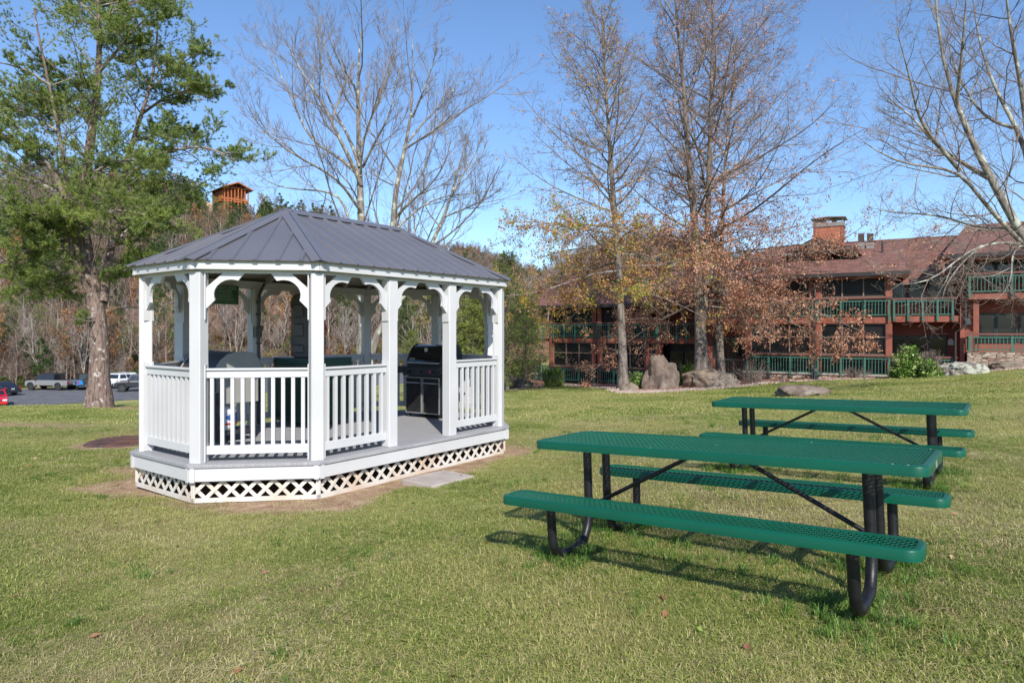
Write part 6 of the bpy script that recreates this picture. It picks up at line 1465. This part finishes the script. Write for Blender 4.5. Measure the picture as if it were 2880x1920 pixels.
M_hedge = leafmat("clipped_leaves", [(.08, .15, .02), (.18, .28, .04), (.28, .36, .08)], 3., transl=.25); M_bright = leafmat("bright_leaves", [(.08, .18, .02), (.18, .32, .04), (.24, .36, .07)], 3.)
def shrub(label, px, py, wpx, hpx, m, seed, n=1500, leaf=.10, stems=14, bare=False, box=False, fd=None):
    x, y, z = hit(px, py); w = wpx / F * y; h = hpx / F * y; rg = np.random.default_rng(seed); y = min(y - w * .1, fd) if fd else y - w * .1; x = (px - 1440) / F * y; z = g1(x, y)
    t = thing("shrub", label, "shrub", (x, y, z - .03)); K = 7
    az = rg.uniform(0, 6.28, stems); el = rg.uniform(.5, 1.4, stems); dv = np.stack([np.cos(az) * np.cos(el), np.sin(az) * np.cos(el), np.sin(el)], -1); P = np.empty((stems, K, 3)); P[:, 0] = rg.normal(0, .08, (stems, 3)) * [1, 1, 0]
    for k in range(1, K): dv = norm(dv + rg.normal(0, .13, dv.shape)); P[:, k] = P[:, k - 1] + dv * (h / (K - 1)) * rg.uniform(.8, 1.1, (stems, 1)) * np.array([w / h / 1.3 if w > h else 1, .9, 1])
    RR = np.linspace(.022, .008, K)[None].repeat(stems, 0); tm = TM(); tm.tub(P, RR, 4); a, ra = sprout(P, RR, 8, (.2, 1), (30, 65), .35, .3, 4, .5, .2, .15, rg); tm.tub(a, np.maximum(ra, .004), 3)
    b, rb = sprout(a, ra, 4, (.2, 1), (30, 60), .5, .3, 3, .6, .1, .15, rg); tm.tub(b, np.maximum(rb, .003), 3); tm.build("stems", B_redtwig if bare else B_twig, t)
    if not bare:
        u = norm(rg.normal(0, 1, (n, 3))); rr_ = rg.uniform(.35, 1, (n, 1)) ** .4
        if box: u = u / np.abs(u).max(1, keepdims=True) * .92
        u[:, 2] = np.abs(u[:, 2]) * 1. ; p = u * rr_ * np.array([w / 2, w / 2 * .8, h * .95]) * (1 + .16 * vnoise(u[:, 0] * 9 + seed, u[:, 2] * 9, 2.2, seed)[:, None]); V, q = leaves(p, leaf, rg, -.1, 2, .05); mesh_np("foliage", V, [q], m, t)
    return t
shrub("clipped square green shrub in front of the lodge's left end", 1557, 1079, 52, 54, M_hedge, 1, 2200, .07, box=True, fd=40.)
shrub("dark leafy shrub at the foot of the slender oak", 1790, 1092, 66, 48, M_glossy, 2, 900, .08)
shrub("bright green weedy shrub between upright boulder and forked oak", 1935, 1082, 56, 62, M_bright, 3, 900, .10)
shrub("glossy rhododendron with pale new leaves below the right balcony", 2560, 1051, 96, 80, M_glossy, 4, 1900, .13, fd=30.6); shrub("dusty brown leaved shrub right of the glossy rhododendron", 2608, 1050, 64, 70, M_duskleaf, 5, 1500, .09, fd=30.5); shrub("small glossy shrub in front of the dusty brown one", 2618, 1053, 48, 44, M_glossy, 6, 700, .12, fd=29.6)
shrub("bare reddish shrub against the lodge's stone base", 2118, 1078, 66, 70, None, 7, bare=True, stems=20); shrub("low bare twiggy shrub right of the black downpipe", 2410, 1066, 70, 36, None, 8, bare=True, stems=22)
shrub("evergreen shrub beside the low timber wall", 1448, 1068, 54, 58, M_hedge, 9, 900, .08); shrub("small bare pale shrub in front of the low timber wall", 1468, 1068, 30, 52, None, 10, bare=True, stems=9)
x, y, z = hit(2292, 1069); bl = thing("bollard_light", "short black bollard light standing at the foot of the downpipe", "bollard light", (x, y, z)); m = MB(); m.box((0, 0, .24), (.16, .16, .52)); m.build("post", M_black, bl, bevel=.01); m = MB(); m.box((0, 0, .55), (.20, .20, .06)); m.build("cap", M_black, bl, bevel=.01); m = MB(); m.box((0, 0, .51), (.14, .14, .02)); m.build("lamp", M_lampw, bl)

# ================================================================ GRASS
M_blade = leafmat("grass_blades", [(.13, .205, .03), (.25, .315, .06), (.40, .41, .12), (.58, .53, .23), (.46, .39, .18)], .42, rough=.5, transl=.42)
M_lush = leafmat("lush_grass", [(.06, .14, .02), (.12, .23, .035), (.20, .30, .07)], 1.5, rough=.45, transl=.35)
tuftC = bpy.data.collections.new("grass_kinds"); M_straw = leafmat('straw_thatch', [(.28, .22, .11), (.42, .36, .17), (.56, .49, .27)], 2., transl=.3)
def tuft(name, seed, nb, rad, h, wd, m, lay):
    rg = np.random.default_rng(seed); b = np.zeros((nb, 3)); a = rg.uniform(0, 6.28, nb); rr_ = rad * np.sqrt(rg.uniform(0, 1, nb)); b[:, 0] = rr_ * np.cos(a); b[:, 1] = rr_ * np.sin(a); b[:, 2] = -.006
    H = h * rg.uniform(.45, 1.25, (nb, 1)); az = rg.uniform(0, 6.28, nb); s = np.stack([-np.sin(az), np.cos(az), 0 * az], -1); f = np.stack([np.cos(az), np.sin(az), 0 * az], -1); l = lay * rg.uniform(.3, 1.4, (nb, 1)); up = np.array([0, 0, 1.])
    m1 = b + H * (up * .5 + f * .22 * l); m2 = b + H * (up * (.86 - .22 * l) + f * .66 * l); tp = b + H * (up * (1.02 - .5 * l) + f * 1.15 * l); w = wd * rg.uniform(.7, 1.3, (nb, 1))
    V = np.stack([b - s * w, b + s * w, m1 + s * w * .95, m1 - s * w * .95, m2 + s * w * .7, m2 - s * w * .7, tp], 1).reshape(-1, 3); i = np.arange(nb)[:, None] * 7
    q = np.concatenate([i + np.array([0, 1, 2, 3]), i + np.array([3, 2, 4, 5])]); t3 = i + np.array([5, 4, 6])
    o = mesh_np(name, V, [q, t3], m, link=False); tuftC.objects.link(o)
for k in range(6): tuft("tuft_%02d" % k, 400 + k, 44, .085, .032, .00145, M_blade, 1.5)
for k in range(6, 8): tuft("tuft_%02d" % k, 400 + k, 16, .035, .085, .0022, M_lush, .7)
for k in range(8, 10): tuft("tuft_%02d" % k, 400 + k, 40, .22, .042, .0045, M_blade, 1.4)
for k in range(10, 12): tuft("tuft_%02d" % k, 400 + k, 34, .10, .026, .0014, M_straw, 2.1)
rg = np.random.default_rng(5)
pos = []; ids = []; scs = []
for (d0, d1, dens, kinds, s0) in ((1.7, 5.2, 760, range(6), 1.), (5.2, 9., 380, range(6), 1.05), (9., 15., 130, range(6), 1.35), (15., 26., 42, range(8, 10), 1.), (26., 46., 16, range(8, 10), 1.15)):
    A = (.86 * (d0 + d1) + 4.8) * (d1 - d0); n = int(A * dens); d = rg.uniform(d0, d1, int(n * 1.6)); k0 = rg.uniform(0, 1, len(d)) * (.86 * d1 + 2.4) < .86 * d + 2.4; d = d[k0][:n]; n = len(d); x = rg.uniform(-1, 1, n) * (.86 * d + 2.4); dd_ = dirt_of(x, d); keep = rg.uniform(0, 1, n) > dd_ * .9
    keep &= ~poly_in(x, d, BEDPOLY); keep &= gdist(x, d) > .02; keep &= lotd(x, d) < -.3
    sl = np.abs((x + .86) * math.cos(TH) + (d - 7.74) * math.sin(TH)) < .42; sl &= np.abs(-(x + .86) * math.sin(TH) + (d - 7.74) * math.cos(TH)) < .33; keep &= ~sl
    keep &= np.hypot(x - mx, d - my) > .64
    x, d = x[keep], d[keep]; pos.append(np.stack([x, d, ground(x, d)], -1)); kk_ = rg.choice(list(kinds), len(x)); st_ = rg.uniform(0, 1, len(x)) < np.clip(.28 + .5 * vnoise(x, d, 1.9, 77) + .25 * vnoise(x, d, .5, 78), .04, .75); st_ = st_ | (dd_[keep] > .3); kk_ = np.where(st_ & (d < 16), rg.choice([10, 11], len(x)), kk_); ids.append(kk_); scs.append(s0 * rg.uniform(.7, 1.3, len(x)) * (1 + .25 * vnoise(x, d, 1.1, 8)))
# longer lush tufts: in patches, round the table feet and along the deck skirt
n = 9000; d = np.sqrt(rg.uniform(6, 400, n)); x = rg.uniform(-.86, .86, n) * d; k = (vnoise(x, d, .9, 31) + .5 * vnoise(x, d, .35, 32) > .62) & (dirt_of(x, d) < .3) & (gdist(x, d) > .05) & ~poly_in(x, d, BEDPOLY); x, d = x[k], d[k]
fx_ = []; 
for (lx, ly_) in FOOT: c = rg.normal(0, .15, (110, 2)) + [lx, ly_]; fx_.append(c)
for T in (T1, T2):
    c = np.stack([rg.uniform(-1.2, 1.2, 150), rg.normal(0, .35, 150)], -1); fx_.append(np.array([tloc(T, a, b) for a, b in c]))
fx_ = np.vstack(fx_); x = np.concatenate([x, fx_[:, 0]]); d = np.concatenate([d, fx_[:, 1]]); pos.append(np.stack([x, d, ground(x, d)], -1)); ids.append(rg.choice([6, 7], len(x))); scs.append(rg.uniform(.5, 1.15, len(x)))
pos = np.vstack(pos); ids = np.concatenate(ids); scs = np.concatenate(scs); n = len(pos)
o = scatter_gn("grass", tuftC, pos, np.stack([rg.normal(0, .1, n), rg.normal(0, .1, n), rg.uniform(0, 6.28, n)], -1), np.stack([scs, scs, scs * rg.uniform(.8, 1.2, n)], -1), ids); tag(o, "mown lawn grass, part green and part straw coloured", "grass", kind='stuff')
# fallen leaves
M_fall = leafmat("fallen_leaves_brown", [(.20, .075, .04), (.34, .17, .09), (.44, .30, .18), (.20, .26, .05)], 4., transl=.1)
n = 900; d = np.sqrt(rg.uniform(6, 700, n)); x = rg.uniform(-.86, .86, n) * d; k = (gdist(x, d) > .3) & ~poly_in(x, d, BEDPOLY); x, d = x[k], d[k]; c = np.stack([x, d, ground(x, d) + .022 * (1 + .3 * rg.normal(0, 1, len(x)))], -1)
extra = np.array([[1.9, 4.9], [1.2, 5.0], [.55, 4.95], [.5, 5.1], [2.9, 4.6], [3.0, 3.6], [2.75, 3.5], [2.2, 5.6], [3.3, 3.9]]); c = np.vstack([c, np.stack([extra[:, 0], extra[:, 1], ground(extra[:, 0], extra[:, 1]) + .03], -1)])
m_ = len(c); az = rg.uniform(0, 6.28, m_); L_ = rg.uniform(.014, .034, m_)[:, None]; f_ = np.stack([np.cos(az), np.sin(az), rg.normal(0, .25, m_)], -1); s_ = np.stack([-np.sin(az), np.cos(az), rg.normal(0, .3, m_)], -1)
V = np.stack([c - f_ * L_, c + (s_ * .55 - f_ * .2) * L_, c + (s_ * .35 + f_ * .3) * L_, c + f_ * L_ * 1.1, c + (-s_ * .35 + f_ * .3) * L_ + [0, 0, .008], c + (-s_ * .55 - f_ * .2) * L_ + [0, 0, .008]], 1).reshape(-1, 3); i = np.arange(m_)[:, None] * 6
tag(mesh_np("fallen_leaves", V, [np.concatenate([i + np.array([0, 1, 2, 3]), i + np.array([0, 3, 4, 5])])], M_fall), "brown leaves scattered over the lawn", "fallen leaves", kind='stuff')
# gravel along the planting beds
M_grav = mat("pale_gravel", (.42, .34, .28), .9, (.30, .21, .17), 3, coord='World'); bm = bmesh.new(); bmesh.ops.create_icosphere(bm, subdivisions=1, radius=.035); me0 = bpy.data.meshes.new("pebble"); bm.to_mesh(me0); bm.free(); V0 = np.array([v.co for v in me0.vertices]); F0 = np.array([p.vertices[:] for p in me0.polygons])
B_ = np.array(BED); seg = rg.integers(0, len(B_) - 1, 5200); tt = rg.uniform(0, 1, (5200, 1)); c2 = B_[seg] * (1 - tt) + B_[seg + 1] * tt + np.abs(rg.normal(0, .55, (5200, 2))) * np.array([.3, 1.]) + rg.normal(0, .12, (5200, 2)); g_ = ground(c2[:, 0], c2[:, 1]); s1 = rg.uniform(.6, 2.1, (5200, 1, 1))
V = V0[None] * s1 * rg.uniform(.6, 1.2, (5200, 1, 3)) + np.concatenate([c2, g_[:, None] + .01], 1)[:, None]; tag(mesh_np("gravel", V.reshape(-1, 3), [(F0[None] + np.arange(5200)[:, None, None] * len(V0)).reshape(-1, 3)], M_grav), "pale gravel edging between lawn and planting beds", "gravel", kind='stuff')
